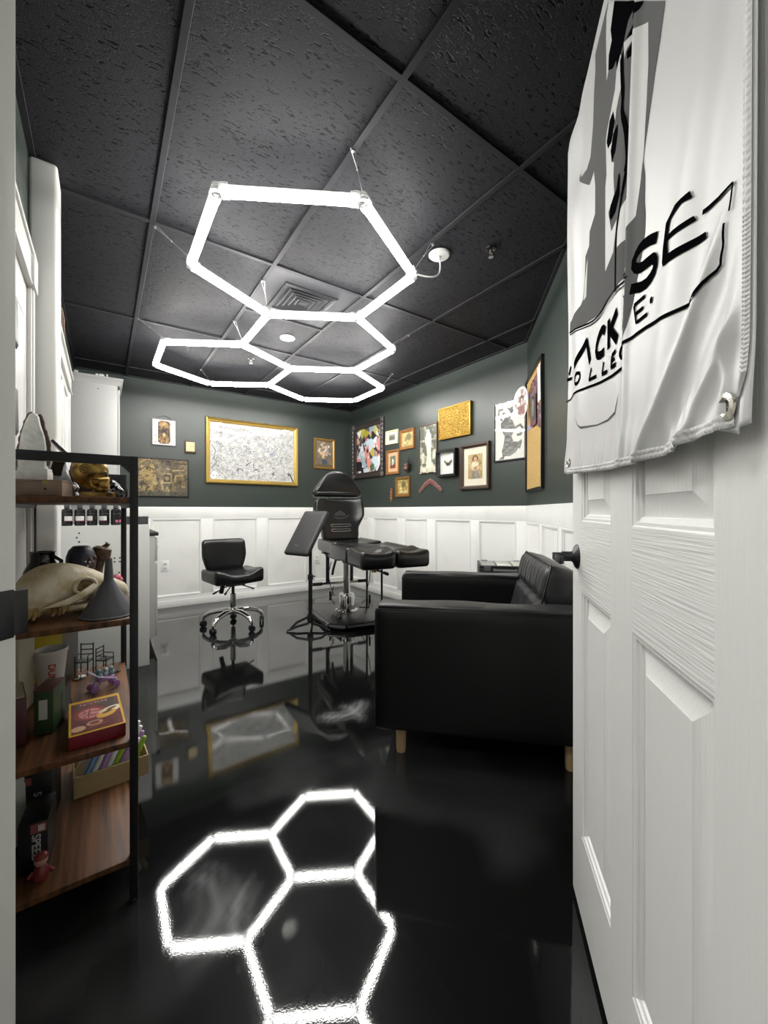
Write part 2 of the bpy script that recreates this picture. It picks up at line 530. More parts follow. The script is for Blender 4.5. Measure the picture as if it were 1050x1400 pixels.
# wainscot: white boards with recessed panels and mouldings
def moulding_frame(w, h, prof):
    """closed rectangular moulding, outer size w x h, prof = [(inset, proud)] ; local x right, z up, front -y"""
    mb = MB(); n = len(prof); vs = []; fs = []
    for ins, pr in prof:
        a, b = w / 2 - ins, h / 2 - ins
        vs += [(-a, -pr, -b), (a, -pr, -b), (a, -pr, b), (-a, -pr, b)]
    for i in range(n - 1):
        for k in range(4):
            fs.append((i * 4 + k, i * 4 + (k + 1) % 4, (i + 1) * 4 + (k + 1) % 4, (i + 1) * 4 + k))
    mb.add(vs, fs)
    return mb
def wainscot(name, origin, rz, length, panels, z0=.0):
    """origin = left end seen from the room; panels = [(x0, x1)]"""
    r = struct(name, (origin[0], origin[1], 0), rz)
    mb = MB(); mb.box((length / 2, -.003, (WZ - .02) / 2), (length, .006, WZ - .02)); obj('backing_panel', mb, M_WHITE, r)
    mb = MB(); mb.box((length / 2, -.009, (WZ + .985) / 2), (length, .018, WZ - .985)); obj('top_rail', mb, M_WHITE, r, bevel=.003)
    mb = MB(); mb.box((length / 2, -.009, .06), (length, .018, .12)); obj('bottom_rail', mb, M_WHITE, r, bevel=.002)
    mb = MB(); mb.box((length / 2, -.0115, .04), (length, .023, .08)); obj('baseboard', mb, M_TRIM, r, bevel=.003)
    xs = [0.0]
    for a, b in panels: xs += [a, b]
    xs.append(length)
    for k in range(0, len(xs), 2):
        a, b = xs[k], xs[k + 1]
        if b - a > .005:
            mb = MB(); mb.box(((a + b) / 2, -.009, (.985 + .12) / 2), (b - a, .018, .865)); obj('stile', mb, M_WHITE, r, bevel=.0015)
    for a, b in panels:
        m2 = moulding_frame(b - a, .865, [(0, .018), (.001, .021), (.010, .021), (.013, .016), (.020, .014), (.024, .006)])
        obj('panel_moulding', m2, M_TRIM, r, loc=((a + b) / 2, 0, (.985 + .12) / 2))
    return r
wainscot('trim_1', (XL, YB), 0, XR - XL, [(-.02 - XL, .30 - XL), (.42 - XL, .926 - XL), (1.05 - XL, 1.573 - XL), (1.698 - XL, 2.22 - XL), (2.345 - XL, 2.80 - XL)])
wainscot('trim_2', (XR, YB), -math.pi / 2, YB - (XR - CUT), [(YB - a, YB - b) for a, b in ((4.95, 4.548), (4.406, 3.879), (3.736, 3.34), (3.215, 2.704), (2.603, 2.184))])
LA = ((XR - ROOM[1][0]) ** 2 * 2) ** .5
wainscot('trim_3', ROOM[2], math.radians(-135), LA, [(.04, .585), (.668, 1.11), (1.19, 1.63), (1.71, 2.15), (2.23, 2.67)])

# doorway frame: jambs, stop, casings (local x along the wall from hinge to latch, y outwards to the corridor)
frame = struct('trim_4', (HINGE[0], HINGE[1], 0), math.radians(135))
OW = .831
for nm, x in (('hinge_jamb', -.010), ('latch_jamb', OW + .010)):
    mb = MB(); mb.box((x, .06, 1.075), (.02, .124, 2.15)); obj(nm, mb, M_JAMB, frame, bevel=.002)
mb = MB(); mb.box((OW / 2, .06, 2.14), (OW, .124, .02)); obj('head_jamb', mb, M_JAMB, frame)
for x in (-.055, OW + .055):
    mb = MB(); mb.box((x, -.008, 1.10), (.07, .016, 2.20)); obj('casing', mb, M_JAMB, frame, bevel=.003)
mb = MB(); mb.box((OW / 2, -.008, 2.205), (OW + .18, .016, .07)); obj('casing', mb, M_JAMB, frame, bevel=.003)
for x in (.006, OW - .006):
    mb = MB(); mb.box((x, .075, 1.06), (.012, .035, 2.12)); obj('stop', mb, M_JAMB, frame, bevel=.002)
mb = MB(); mb.box((OW - .001, .018, .95), (.003, .032, .060)); mb.box((OW + .001, -.004, .95), (.006, .022, .056))
obj('strike_plate', mb, M_BLACKM, frame, bevel=.001, label='matt black strike plate on the latch side jamb')

# corridor outside the doorway (behind the camera)
cor = struct('wall_corridor', (HINGE[0], HINGE[1], 0), math.radians(135))
M_COR = mat('corridor_white_paint', '#dcdcd8', rough=0.5)
CD = 1.75
for nm, c, d in (('end_panel', (.42, CD + .05, 1.25), (2.9, .1, 2.5)), ('side_panel', (-1.05, .95, 1.25), (.1, 1.7, 2.5)), ('side_panel', (1.85, .95, 1.25), (.1, 1.7, 2.5)),
                 ('near_panel', (-.60, .11, 1.25), (1.0, .02, 2.5)), ('near_panel', (1.40, .11, 1.25), (1.0, .02, 2.5)), ('near_panel', (.42, .13, 2.33), (1.1, .02, .34)),
                 ('top_panel', (.42, .95, 2.55), (3.0, 1.9, .1))):
    mb = MB(); mb.box(c, d); obj(nm, mb, M_COR, cor)
lamp = thing('added_corridor_lamp', 'unseen round lamp added in the corridor behind the viewer to light the open door', 'lamp', (-.95, .05, 2.46))  # unseen lamp, added to brighten the open door and banner through the doorway
mb = MB(); mb.lathe([(.20, .04), (.20, .012), (.19, 0)], 28); obj('rim', mb, mat('added_lamp_rim', '#eeeeee', .3), lamp)
mb = MB(); mb.lathe([(.185, -.004), (.10, -.012), (.001, -.014)], 28); obj('diffuser', mb, mat('added_lamp_diffuser', '#ffffff', .5, emit=('#fdfcfa', ADDED_LAMP_POWER)), lamp)

# ------------------------------------------------------------------ the open door
DRZ = math.atan2(.667, .745); DWID = .815; DH = 2.066
door = struct('door_1', (HINGE[0], HINGE[1], 0), DRZ)
Z0 = .006
# stiles (upright grain) and rails (cross grain); s runs from the free edge
def dx(s): return DWID - s
PS = [(.100, .337), (.456, .711)]
PZ = [(.222, .864), (1.050, 1.66), (1.77, 1.955)]
th = .035
for a, b in ((0, .100), (.337, .456), (.711, DWID)):
    mb = MB(); mb.box(((dx(a) + dx(b)) / 2, -th / 2, (Z0 + DH) / 2), (b - a, th, DH - Z0)); obj('stile', mb, M_DOORV, door)
zz = [Z0] + [z for p in PZ for z in p] + [DH]
for k in range(0, len(zz), 2):
    for a, b in PS:
        mb = MB(); mb.box(((dx(a) + dx(b)) / 2, -th / 2, (zz[k] + zz[k + 1]) / 2), (b - a, th, zz[k + 1] - zz[k])); obj('rail', mb, M_DOORW, door)
def raised_panel(w, h):
    prof = [(0, 0), (.003, -.002), (.008, -.003), (.010, -.007), (.016, -.009), (.018, -.0135), (.023, -.0135), (.052, -.0035), (.054, -.002), (.058, -.002)]
    mb = MB(); vs = []; fs = []
    for ins, p in prof:
        a, b = w / 2 - ins, h / 2 - ins
        vs += [(-a, p, -b), (a, p, -b), (a, p, b), (-a, p, b)]
    for i in range(len(prof) - 1):
        for k in range(4): fs.append((i * 4 + k, i * 4 + (k + 1) % 4, (i + 1) * 4 + (k + 1) % 4, (i + 1) * 4 + k))
    L = (len(prof) - 1) * 4; fs.append((L, L + 1, L + 2, L + 3))
    mb.add(vs, fs); mb.box((0, -.025, 0), (w, .018, h))
    return mb
for a, b in PS:
    for z0, z1 in PZ:
        obj('panel', raised_panel(b - a, z1 - z0), M_DOORV, door, smooth=20, loc=((dx(a) + dx(b)) / 2, 0, (z0 + z1) / 2))
# lever handle: round rose, neck, flat lever pointing to the hinge side... seen end-on from the doorway
hd = link('lever_handle', None, parent=door, loc=(dx(.052), 0, .952))
mb = MB(); mb.lathe([(.0335, 0), (.0335, .002), (.030, .006), (.016, .012), (.0135, .016), (.0135, .040)], 28, RX(-90)); obj('rose', mb, M_BLACKM, hd)
mb = MB(); mb.box((0, .048, 0), (.022, .030, .020)); mb.box((-.038, .056, -.002), (.098, .011, .019)); obj('lever', mb, M_BLACKM, hd, bevel=.0018)
mb = MB(); mb.lathe([(.0335, 0), (.0335, .002), (.030, .006), (.016, .012), (.0135, .016), (.0135, .036)], 28, T(0, -th, 0) @ RX(90)); mb.box((0, -th - .048, 0), (.022, .028, .020)); mb.box((-.038, -th - .056, -.002), (.098, .011, .019)); obj('lever', mb, M_BLACKM, hd, bevel=.0015)
mb = MB(); mb.box((DWID + .0005, -th / 2, .952), (.002, .024, .056)); obj('latch_plate', mb, M_BLACKM, door)
for z in (.25, 1.07, 1.9):
    mb = MB(); mb.tube([(-.006, -.040, z - .045), (-.006, -.040, z + .045)], .0065, 10); mb.box((-.001, -.018, z), (.002, .034, .09)); obj('hinge', mb, M_BLACKM, door)

# ------------------------------------------------------------------ the printed cloth banner hanging on the door
banner = thing('banner', 'white cloth banner printed in black and grey, hanging from the top of the open door', 'banner', (HINGE[0], HINGE[1], 0), DRZ)
M_CLOTH = mat('banner_satin', '#c8c8c7', rough=0.42, sheen=.3, bump=((900, 900, 900), .05, .0005, 1))
BT = 2.076
def ss(a, b, x):
    t = max(0.0, min(1.0, (x - a) / (b - a))); return t * t * (3 - 2 * t)
def bot(s):
    pts = [(.03, 1.190), (.0585, 1.178), (.39, 1.156), (.57, 1.149), (.664, 1.152), (.733, 1.159), (.774, 1.160), (.80, 1.150), (.83, 1.158)]
    for (a, za), (b, zb) in zip(pts[:-1], pts[1:]):
        if s <= b: return za + (zb - za) * max(0, (s - a)) / (b - a)
    return pts[-1][1]
SL, SR = .040, .824
def ridge(d, w): return math.exp(-(d / w) ** 2)
def bw(s, z):
    """how far the cloth stands off the door face"""
    low = ss(2.0, 1.25, z)
    w = .0215
    # long diagonal folds fanning out of the lower right corner
    lo2 = ss(1.42, 1.28, z) * ss(.805, .765, s)
    w += lo2 * .0090 * ridge(s - (.600 + .88 * (z - 1.18)), .013)
    w -= lo2 * .0060 * ridge(s - (.648 + .90 * (z - 1.18)), .026)
    w += lo2 * .0065 * ridge(s - (.702 + .90 * (z - 1.165)), .010)
    w -= lo2 * .0035 * ridge(s - (.735 + .90 * (z - 1.165)), .014)
    w += ss(1.30, 1.24, z) * .0060 * ridge(s - .7775 - .2 * max(0, z - 1.24), .008)
    w += low * ss(.81, .77, s) * .0040 * ridge(s - (.690 + .34 * (z - 1.45)), .030) - low * ss(.81, .77, s) * .0035 * ridge(s - (.745 + .30 * (z - 1.45)), .024)
    # upright pleat beside the lettering
    pc = .500 + .10 * (z - 1.40)
    w += .0065 * ridge(s - pc - .012, .016) - .0050 * ridge(s - pc + .016, .014)
    w += .003 * math.sin(9 * s + 2.0 * z) * ss(.0, .3, s)
    # soft waves on the left part and a dent under the top left corner
    w += .0022 * math.sin(s * 46 + 5 * z) * ss(.30, .1, s)
    w -= .010 * ridge(math.hypot(s - .13, (z - 1.96) * .8), .05)
    # gathers above the bottom hem
    g = ss(.09, .0, z - bot(s))
    w += g * .0022 * math.sin(s * 160 + 3 * math.sin(s * 37)) + g * .004
    w += .004 * ss(.80, .815, s)
    return max(.004, w)
def bp(s, z, off=0.0):
    return (dx(s), bw(s, z) + off, z)
mb = MB()
NS, NZ = 280, 150
def bfun(u, v):
    s = SL + (SR - SL) * u
    # wavy side edge on the left
    z = bot(s) + (BT - bot(s)) * v
    s2 = s - (1 - u) ** 6 * (.012 * math.sin(z * 7.5) + .006)
    return bp(s2, z)
mb.grid(NS, NZ, bfun)
cl = obj('cloth', mb, M_CLOTH, banner, smooth=180, fixn=False)
sol = cl.modifiers.new('thickness', 'SOLIDIFY'); sol.thickness = .0006; sol.offset = -1
# folded strip over the top of the door
mb = MB()
def topf(u, v):
    s = SL + (SR - SL) * u; a = math.pi / 2 * min(1, v * 2); w = bw(s, BT)
    return (dx(s), w - (w + .036) * v, BT - .003 * v)
mb.grid(60, 6, topf); obj('top_fold', mb, M_CLOTH, banner, smooth=180)
# stitched hems: a rope-like double row of puckers along the right and bottom edges
M_HEM = mat('hem_thread', '#d2d2d0', rough=.6)
def hem(name, path, wid):
    mb = MB(); n = len(path)
    LL = sum(math.hypot(b[0] - a[0], b[1] - a[1]) for a, b in zip(path[:-1], path[1:]))
    def f(u, v):
        k = min(n - 2, int(u * (n - 1))); t = u * (n - 1) - k
        s = path[k][0] * (1 - t) + path[k + 1][0] * t; z = path[k][1] * (1 - t) + path[k + 1][1] * t
        a, b = path[k], path[k + 1]; l = math.hypot(b[0] - a[0], b[1] - a[1]); nx, nz = -(b[1] - a[1]) / l, (b[0] - a[0]) / l
        o = (v - .5) * wid
        puck = .0032 * abs(math.sin(u * LL * 480 + v * 2.2)) * (1 if abs(v - .5) > .12 else .2)
        return bp(s + nx * o, z + nz * o, .0014 + puck * math.sin(math.pi * v))
    L = sum(math.hypot(b[0] - a[0], b[1] - a[1]) for a, b in zip(path[:-1], path[1:]))
    mb.grid(int(L * 900), 7, f)
    obj(name, mb, M_HEM, banner, smooth=180)
hem('hem', [(.812, BT - .01), (.812, 1.6), (.812, 1.35), (.811, 1.205), (.806, 1.185)], .016)
hem('hem', [(.052, 1.192), (.06, 1.188)] + [(.06 + .06 * k, bot(.06 + .06 * k) + .008) for k in range(1, 13)] + [(.795, 1.166)], .014)
# grommets
for s, z in ((.786, 1.180), (.072, 1.205)):
    mb = MB(); prof = [(.0068, -.001), (.0068, .0022), (.0095, .0035), (.0135, .0022), (.0140, 0)]
    mb.lathe(prof, 24, T(dx(s), bw(s, z) + .001, z) @ RX(-90), caps=False); obj('grommet', mb, mat('nickel', '#d8d4c8', .22, 1.0), banner, label='metal grommet in the corner of the banner')
    mb = MB(); mb.lathe([(.001, .0), (.0069, .0)], 20, T(dx(s), bw(s, z) + .0012, z) @ RX(-90), caps=False); obj('grommet_hole', mb, mat('hole_shadow', '#3d3a32', .8), banner)

# the print: thin flat shapes that follow the cloth
BAN={
 'g_main':[(0.410,2.039),(0.319,2.039),(0.319,2.005),(0.307,1.969),(0.298,1.911),(0.273,1.862),(0.241,1.861),(0.200,1.881),(0.169,1.900),(0.15,1.927),(0.136,1.923),(0.143,1.910),(0.262,1.808),(0.303,1.806),(0.312,1.766),(0.309,1.710),(0.262,1.704),(0.257,1.674),(0.221,1.673),(0.212,1.623),(0.194,1.587),(0.176,1.581),(0.060,1.591),(0.055,1.565),(0.188,1.525),(0.353,1.478),(0.409,1.481),(0.521,1.473),(0.518,1.462),(0.516,1.431),(0.498,1.434),(0.495,1.376),(0.489,1.356),(0.477,1.342),(0.473,1.326),(0.495,1.356),(0.518,1.377),(0.537,1.408),(0.555,1.441),(0.574,1.468),(0.582,1.488),(0.584,1.513),(0.581,1.531),(0.582,1.573),(0.576,1.596),(0.576,1.602),(0.588,1.631),(0.597,1.650),(0.615,1.691),(0.629,1.719),(0.643,1.752)],
 'w_1':[(0.415,2.034),(0.401,2.022),(0.398,1.983),(0.401,1.898),(0.413,1.905),(0.434,1.939),(0.427,1.966),(0.438,1.983),(0.448,1.993)],
 'w_2':[(0.477,1.866),(0.458,1.857),(0.451,1.832),(0.424,1.814),(0.401,1.800),(0.394,1.788),(0.398,1.722),(0.390,1.705),(0.386,1.543),(0.438,1.549),(0.458,1.594),(0.427,1.593),(0.409,1.641),(0.445,1.649),(0.441,1.688),(0.445,1.707),(0.445,1.704),(0.431,1.718),(0.424,1.745),(0.445,1.762),(0.458,1.788),(0.468,1.796),(0.483,1.804),(0.483,1.825),(0.477,1.836),(0.483,1.857)],
 'w_3':[(0.552,1.823),(0.592,1.785),(0.593,1.724),(0.588,1.675),(0.583,1.642),(0.579,1.610),(0.569,1.582),(0.569,1.578),(0.550,1.535),(0.501,1.534),(0.458,1.544),(0.461,1.570),(0.477,1.598),(0.495,1.601),(0.529,1.616),(0.527,1.638),(0.532,1.670),(0.537,1.725),(0.545,1.780),(0.542,1.818)],
 'w_4':[(0.495,1.865),(0.507,1.856),(0.535,1.839),(0.529,1.837),(0.504,1.841),(0.498,1.835)],
 'w_5':[(0.246,1.652),(0.229,1.575),(0.200,1.580),(0.218,1.619),(0.235,1.647)],
 'k_1':[(0.448,1.993),(0.438,1.981),(0.427,1.966),(0.434,1.939),(0.416,1.931),(0.413,1.906),(0.438,1.882),(0.458,1.876),(0.461,1.857),(0.483,1.864),(0.495,1.867),(0.513,1.882),(0.537,1.883)],
 'k_2':[(0.552,1.858),(0.537,1.863),(0.518,1.859),(0.504,1.859),(0.529,1.843),(0.550,1.844)],
 'k_3':[(0.554,1.837),(0.535,1.835),(0.507,1.835),(0.508,1.823),(0.529,1.809),(0.542,1.808),(0.550,1.828)],
 'k_4':[(0.555,1.861),(0.556,1.842),(0.569,1.832),(0.579,1.832)],
 'k_5':[(0.441,1.802),(0.420,1.804),(0.401,1.781),(0.410,1.761),(0.431,1.755),(0.451,1.774)],
 'k_6':[(0.465,1.757),(0.441,1.761),(0.427,1.742),(0.432,1.717),(0.451,1.720),(0.465,1.740)],
 'k_7':[(0.471,1.666),(0.458,1.647),(0.424,1.644),(0.416,1.628),(0.427,1.614),(0.451,1.612),(0.474,1.626),(0.477,1.656)],
 'k_E':[(0.711,1.449),(0.715,1.438),(0.694,1.447),(0.664,1.448),(0.658,1.433),(0.715,1.417),(0.719,1.409),(0.658,1.426),(0.662,1.407),(0.735,1.385),(0.738,1.376),(0.645,1.400),(0.641,1.408),(0.643,1.426),(0.651,1.453),(0.679,1.457)],
 'g_smile':[(0.115,1.322),(0.156,1.293),(0.182,1.283),(0.317,1.26),(0.394,1.254),(0.438,1.258),(0.458,1.287),(0.441,1.253),(0.394,1.25),(0.317,1.257),(0.182,1.277),(0.15,1.293)],
 'l_stem':[(0.486,1.854),(0.489,1.804),(0.492,1.780),(0.486,1.758),(0.501,1.719),(0.504,1.685),(0.504,1.662),(0.495,1.644),(0.504,1.657),(0.495,1.637),(0.483,1.615),(0.471,1.594),(0.458,1.572),(0.451,1.545),(0.448,1.471)],
 'l_out':[(0.055,1.565),(0.188,1.525),(0.278,1.493),(0.353,1.478),(0.409,1.481),(0.521,1.463)],
 'l_S':[(0.623,1.453),(0.597,1.466),(0.565,1.476),(0.545,1.473),(0.542,1.459),(0.565,1.444),(0.597,1.436),(0.614,1.431),(0.621,1.420),(0.611,1.409),(0.581,1.409),(0.532,1.431)],
 'l_b1':[(0.729,1.410),(0.761,1.401),(0.787,1.398)],
 'l_b2':[(0.787,1.398),(0.785,1.384),(0.782,1.374)],
 'l_b3':[(0.775,1.367),(0.772,1.357),(0.771,1.347),(0.766,1.339),(0.763,1.329),(0.744,1.328),(0.729,1.322),(0.715,1.319),(0.686,1.324),(0.643,1.333),(0.570,1.349),(0.497,1.357)],
 'l_b4':[(0.474,1.326),(0.445,1.324),(0.386,1.333),(0.326,1.343),(0.212,1.367),(0.101,1.385)],
 'l_b5':[(0.101,1.385),(0.071,1.378),(0.031,1.382)],
 'l_e1':[(0.584,1.393),(0.542,1.400),(0.550,1.369),(0.592,1.363)],
 'l_e2':[(0.548,1.384),(0.578,1.379)],
 'l_A':[(0.115,1.453),(0.233,1.471),(0.262,1.411)],
 'l_C':[(0.382,1.428),(0.365,1.442),(0.335,1.438),(0.312,1.421),(0.319,1.404),(0.344,1.395),(0.374,1.392)],
 'l_K1':[(0.407,1.440),(0.405,1.385)],
 'l_K2':[(0.458,1.432),(0.410,1.415)],
 'l_K3':[(0.416,1.417),(0.457,1.381)],
 'l_L0':[(0.071,1.468),(0.055,1.45)],
 'l_L1':[(0.039,1.441),(0.082,1.432)],
 'l_O':[(0.173,1.416),(0.143,1.426),(0.12,1.419),(0.125,1.403),(0.156,1.396),(0.176,1.403),(0.173,1.416)],
 'l_L2':[(0.273,1.394),(0.251,1.374),(0.312,1.363)],
 'l_L3':[(0.370,1.373),(0.357,1.352),(0.394,1.346)],
 'l_E3':[(0.448,1.365),(0.425,1.364),(0.420,1.344),(0.448,1.341)],
 'l_E4':[(0.422,1.355),(0.441,1.354)],
 'l_C2':[(0.486,1.364),(0.472,1.363),(0.465,1.353),(0.470,1.343),(0.481,1.341)],
 'l_p1':[(0.513,1.433),(0.500,1.433),(0.501,1.413)],
 'l_p2':[(0.510,1.405),(0.5,1.389),(0.504,1.377)],
}

def conform(name, polys, m, off):
    """polys in (s, z): filled, cut on a lattice and laid on the cloth"""
    bm = bmesh.new()
    for poly in polys:
        vs = [bm.verts.new((p[0], 0, p[1])) for p in poly]
        try: bm.faces.new(vs)
        except ValueError: continue
    bm.normal_update()
    bmesh.ops.triangulate(bm, faces=bm.faces, ngon_method='EAR_CLIP')
    xs = [v.co.x for v in bm.verts]; zs = [v.co.z for v in bm.verts]
    for ax, lo, hi, st in (('x', min(xs), max(xs), .004), ('z', min(zs), max(zs), .008)):
        k = lo + st
        while k < hi:
            co = (k, 0, 0) if ax == 'x' else (0, 0, k); no = (1, 0, 0) if ax == 'x' else (0, 0, 1)
            bmesh.ops.bisect_plane(bm, geom=bm.verts[:] + bm.edges[:] + bm.faces[:], plane_co=co, plane_no=no, dist=1e-6)
            k += st
    for v in bm.verts: v.co = bp(v.co.x, v.co.z, off)
    me = bpy.data.meshes.new(name); bm.to_mesh(me); bm.free()
    me.polygons.foreach_set('use_smooth', [True] * len(me.polygons))
    return link(name, me, m, banner)
def ribbon(pts, w0, w1=None, closed=False):
    """a stroke as quads"""
    w1 = w1 or w0; out = []; P = [Vector((p[0], p[1])) for p in pts]
    # smooth by Chaikin once
    if len(P) > 3:
        Q = [P[0]]
        for a, b in zip(P[:-1], P[1:]): Q += [a * .75 + b * .25, a * .25 + b * .75]
        Q.append(P[-1]); P = Q
    n = len(P); L = []; R = []
    for i, p in enumerate(P):
        t = (P[min(i + 1, n - 1)] - P[max(i - 1, 0)])
        t = t.normalized() if t.length else Vector((1, 0)); nn = Vector((-t.y, t.x)); w = (w0 + (w1 - w0) * i / (n - 1)) / 2
        L.append(p + nn * w); R.append(p - nn * w)
    for i in range(n - 1): out.append([tuple(L[i]), tuple(R[i]), tuple(R[i + 1]), tuple(L[i + 1])])
    return out
M_GREYINK = mat('grey_ink', '#646464', rough=.9, spec=.05); M_BLACKINK = mat('black_ink', '#0c0c0e', rough=1.0, spec=.0); M_WHITEINK = mat('bare_cloth', '#c8c8c7', rough=.6)
conform('grey_print', [BAN['g_main'], BAN['g_smile']], M_GREYINK, .0006)
conform('white_print', [BAN[k] for k in ('w_1', 'w_2', 'w_3', 'w_4', 'w_5')], M_WHITEINK, .0010)
conform('black_print', [BAN[k] for k in ('k_1', 'k_2', 'k_3', 'k_4', 'k_5', 'k_6', 'k_7')] + ribbon(BAN['l_stem'], .016, .006), M_BLACKINK, .0014)
st = [[BAN['k_E']], ribbon(BAN['l_S'], .015, .015)]
for k, w in (('l_A', .019), ('l_C', .017), ('l_K1', .016), ('l_K2', .018), ('l_K3', .018), ('l_L0', .012), ('l_L1', .009), ('l_e1', .0055), ('l_e2', .0055), ('l_O', .0085), ('l_L2', .008), ('l_L3', .008), ('l_E3', .008), ('l_E4', .007), ('l_C2', .007)):
    P = BAN[k]
    if k in ('l_e1', 'l_L2', 'l_L3', 'l_E3', 'l_A'):
        st.append([q for a, b in zip(P[:-1], P[1:]) for q in ribbon([a, b], w)])
    else: st.append(ribbon(P, w))
st.append([[(.6055 + .0042 * math.cos(a * .5236), 1.376 + .005 * math.sin(a * .5236)) for a in range(12)]])
for lt in st: conform('letter', lt, M_BLACKINK, .0013)
for k, w0, w1 in (('l_b1', .0055, .003), ('l_b2', .003, .0025), ('l_b3', .0028, .0055), ('l_b4', .0055, .0055), ('l_b5', .005, .003), ('l_out', .004, .003), ('l_p1', .004, .004), ('l_p2', .004, .003)):
    conform('outline_stroke', ribbon(BAN[k], w0, w1), M_BLACKINK, .0016)
conform('outline_stroke', ribbon([(s + .006, z - .008) for s, z in BAN['l_out']], .0025, .002), M_BLACKINK, .0016)

# ------------------------------------------------------------------ hexagon light
hexl = thing('hexagon_light', 'four joined hexagons of glowing white tube light hung under the black ceiling', 'light', (.874, 3.153, EYE + 1.27))
LE = .582; c30 = math.cos(math.pi / 6)
HV = dict(v7=(0, 0), v8=(c30, .5), v9=(2 * c30, 0), v5=(0, -1), v4=(c30, -1.5), v10=(2 * c30, -1), v3=(c30, -2.5), v2=(0, -3), v1=(-c30, -2.5), v6=(-c30, -1.5),
          v11=(-c30, .5), v12=(-c30, 1.5), v13=(0, 2), v14=(c30, 1.5), v15=(2 * c30, 2), v16=(3 * c30, 1.5), v17=(3 * c30, .5))
HV = {k: (a * LE, b * LE) for k, (a, b) in HV.items()}
HE = [('v1', 'v2'), ('v2', 'v3'), ('v3', 'v4'), ('v4', 'v5'), ('v5', 'v6'), ('v6', 'v1'), ('v4', 'v10'), ('v10', 'v9'), ('v9', 'v8'), ('v8', 'v7'), ('v7', 'v5'),
      ('v7', 'v11'), ('v11', 'v12'), ('v12', 'v13'), ('v13', 'v14'), ('v14', 'v8'), ('v14', 'v15'), ('v15', 'v16'), ('v16', 'v17'), ('v17', 'v9')]
M_TUBE = mat('lit_tube', '#ffffff', .4, emit=('#fffdf8', TUBE_POWER))
M_HOUS = mat('tube_housing', '#e8e8e6', .4)
M_CLEAR = mat('clear_plastic', '#f4f4f4', .08, trans=.85, ior=1.46)
def arcprof(r, a0, a1, n): return [(r * math.cos(math.radians(a0 + (a1 - a0) * i / n)), r * math.sin(math.radians(a0 + (a1 - a0) * i / n))) for i in range(n + 1)]
tl = LE - .045
dif = MB(); dif.prism(arcprof(.0205, 130, 410, 18), -tl / 2, tl / 2, Matrix(((0, 0, 1, 0), (1, 0, 0, 0), (0, 1, 0, 0), (0, 0, 0, 1))))
dif_me = dif.mesh('light_tube', smooth=50)
hou = MB(); hou.prism([(-.0132, .0150), (.0132, .0150), (.0132, .022), (.010, .026), (-.010, .026), (-.0132, .022)], -tl / 2, tl / 2, Matrix(((0, 0, 1, 0), (1, 0, 0, 0), (0, 1, 0, 0), (0, 0, 0, 1))))
hou_me = hou.mesh('housing', smooth=30)
for a, b in HE:
    (x0, y0), (x1, y1) = HV[a], HV[b]
    tb = link('light_tube', dif_me, M_TUBE, hexl, loc=((x0 + x1) / 2, (y0 + y1) / 2, 0), rot=(0, 0, math.atan2(y1 - y0, x1 - x0)))
    link('housing', hou_me, M_HOUS, tb)
con = {}
for a, b in HE: con.setdefault(a, []).append(b); con.setdefault(b, []).append(a)
for k, nb in con.items():
    x, y = HV[k]; mb = MB()
    mb.lathe([(.020, -.016), (.022, -.010), (.022, .026), (.018, .030)], 12, T(x, y, 0))
    for q in nb:
        d = Vector((HV[q][0] - x, HV[q][1] - y)).normalized(); a = math.degrees(math.atan2(d.y, d.x))
        mb.box((.030, 0, .006), (.034, .040, .044), T(x, y, 0) @ RZ(a))
    obj('connector', mb, M_CLEAR, hexl, bevel=.002)
M_WIRE = mat('steel_wire', '#c8c8c8', .3, .8)
ctop = H - (EYE + 1.27)
def wire(k, hook):
    x, y = HV[k]; h = Vector((hook[0] - .874, hook[1] - 3.153, ctop)); a = Vector((x, y, .03)); m = h.lerp(a, .45)
    mb = MB(); mb.tube([h + Vector((.012, 0, 0)), m, a], .0011, 5); mb.tube([h - Vector((.012, 0, 0)), m], .0011, 5); mb.ball(m, .004, 8, 6); mb.lathe([(.007, -.010), (.007, 0), (.004, .002)], 10, T(*h))
    obj('hanging_wire', mb, M_WIRE, hexl)
for k, hk in (('v2', (.80, 1.36)), ('v6', (.21, 2.29)), ('v13', (.80, 4.36)), ('v3', (1.43, 1.60)), ('v10', (2.02, 2.55)), ('v17', (2.45, 3.36)), ('v5', (.80, 2.45)), ('v11', (.21, 3.46)), ('v7', (.80, 3.10))): wire(k, hk)
cx, cy = 1.521 - .874, 1.648 - 3.153
mb = MB(); mb.lathe([(.058, ctop), (.058, ctop - .004), (.052, ctop - .010), (.012, ctop - .013), (.010, ctop - .022), (.004, ctop - .024)], 32, T(cx, cy, 0)); obj('canopy', mb, mat('canopy_white', '#e4e4e2', .4), hexl, label='white round ceiling plate of the cord')
for dxx in (-.03, .03):
    mb = MB(); mb.lathe([(.003, ctop - .0115), (.003, ctop - .0135)], 8, T(cx + dxx, cy + dxx * .3, 0)); obj('screw', mb, M_WIRE, hexl)
x3, y3 = HV['v3']
cp = [Vector((cx, cy, ctop - .02)), Vector((cx + .02, cy - .01, ctop - .13)), Vector((cx - .05, cy - .03, ctop - .17)), Vector((x3 + .015, y3 - .005, .012))]
mb = MB(); mb.tube([cp[0] * (1 - t_) ** 3 + cp[1] * 3 * t_ * (1 - t_) ** 2 + cp[2] * 3 * t_ * t_ * (1 - t_) + cp[3] * t_ ** 3 for t_ in [i / 14 for i in range(15)]], .0045, 8); obj('power_cord', mb, mat('white_cord', '#dcdcda', .4), hexl)

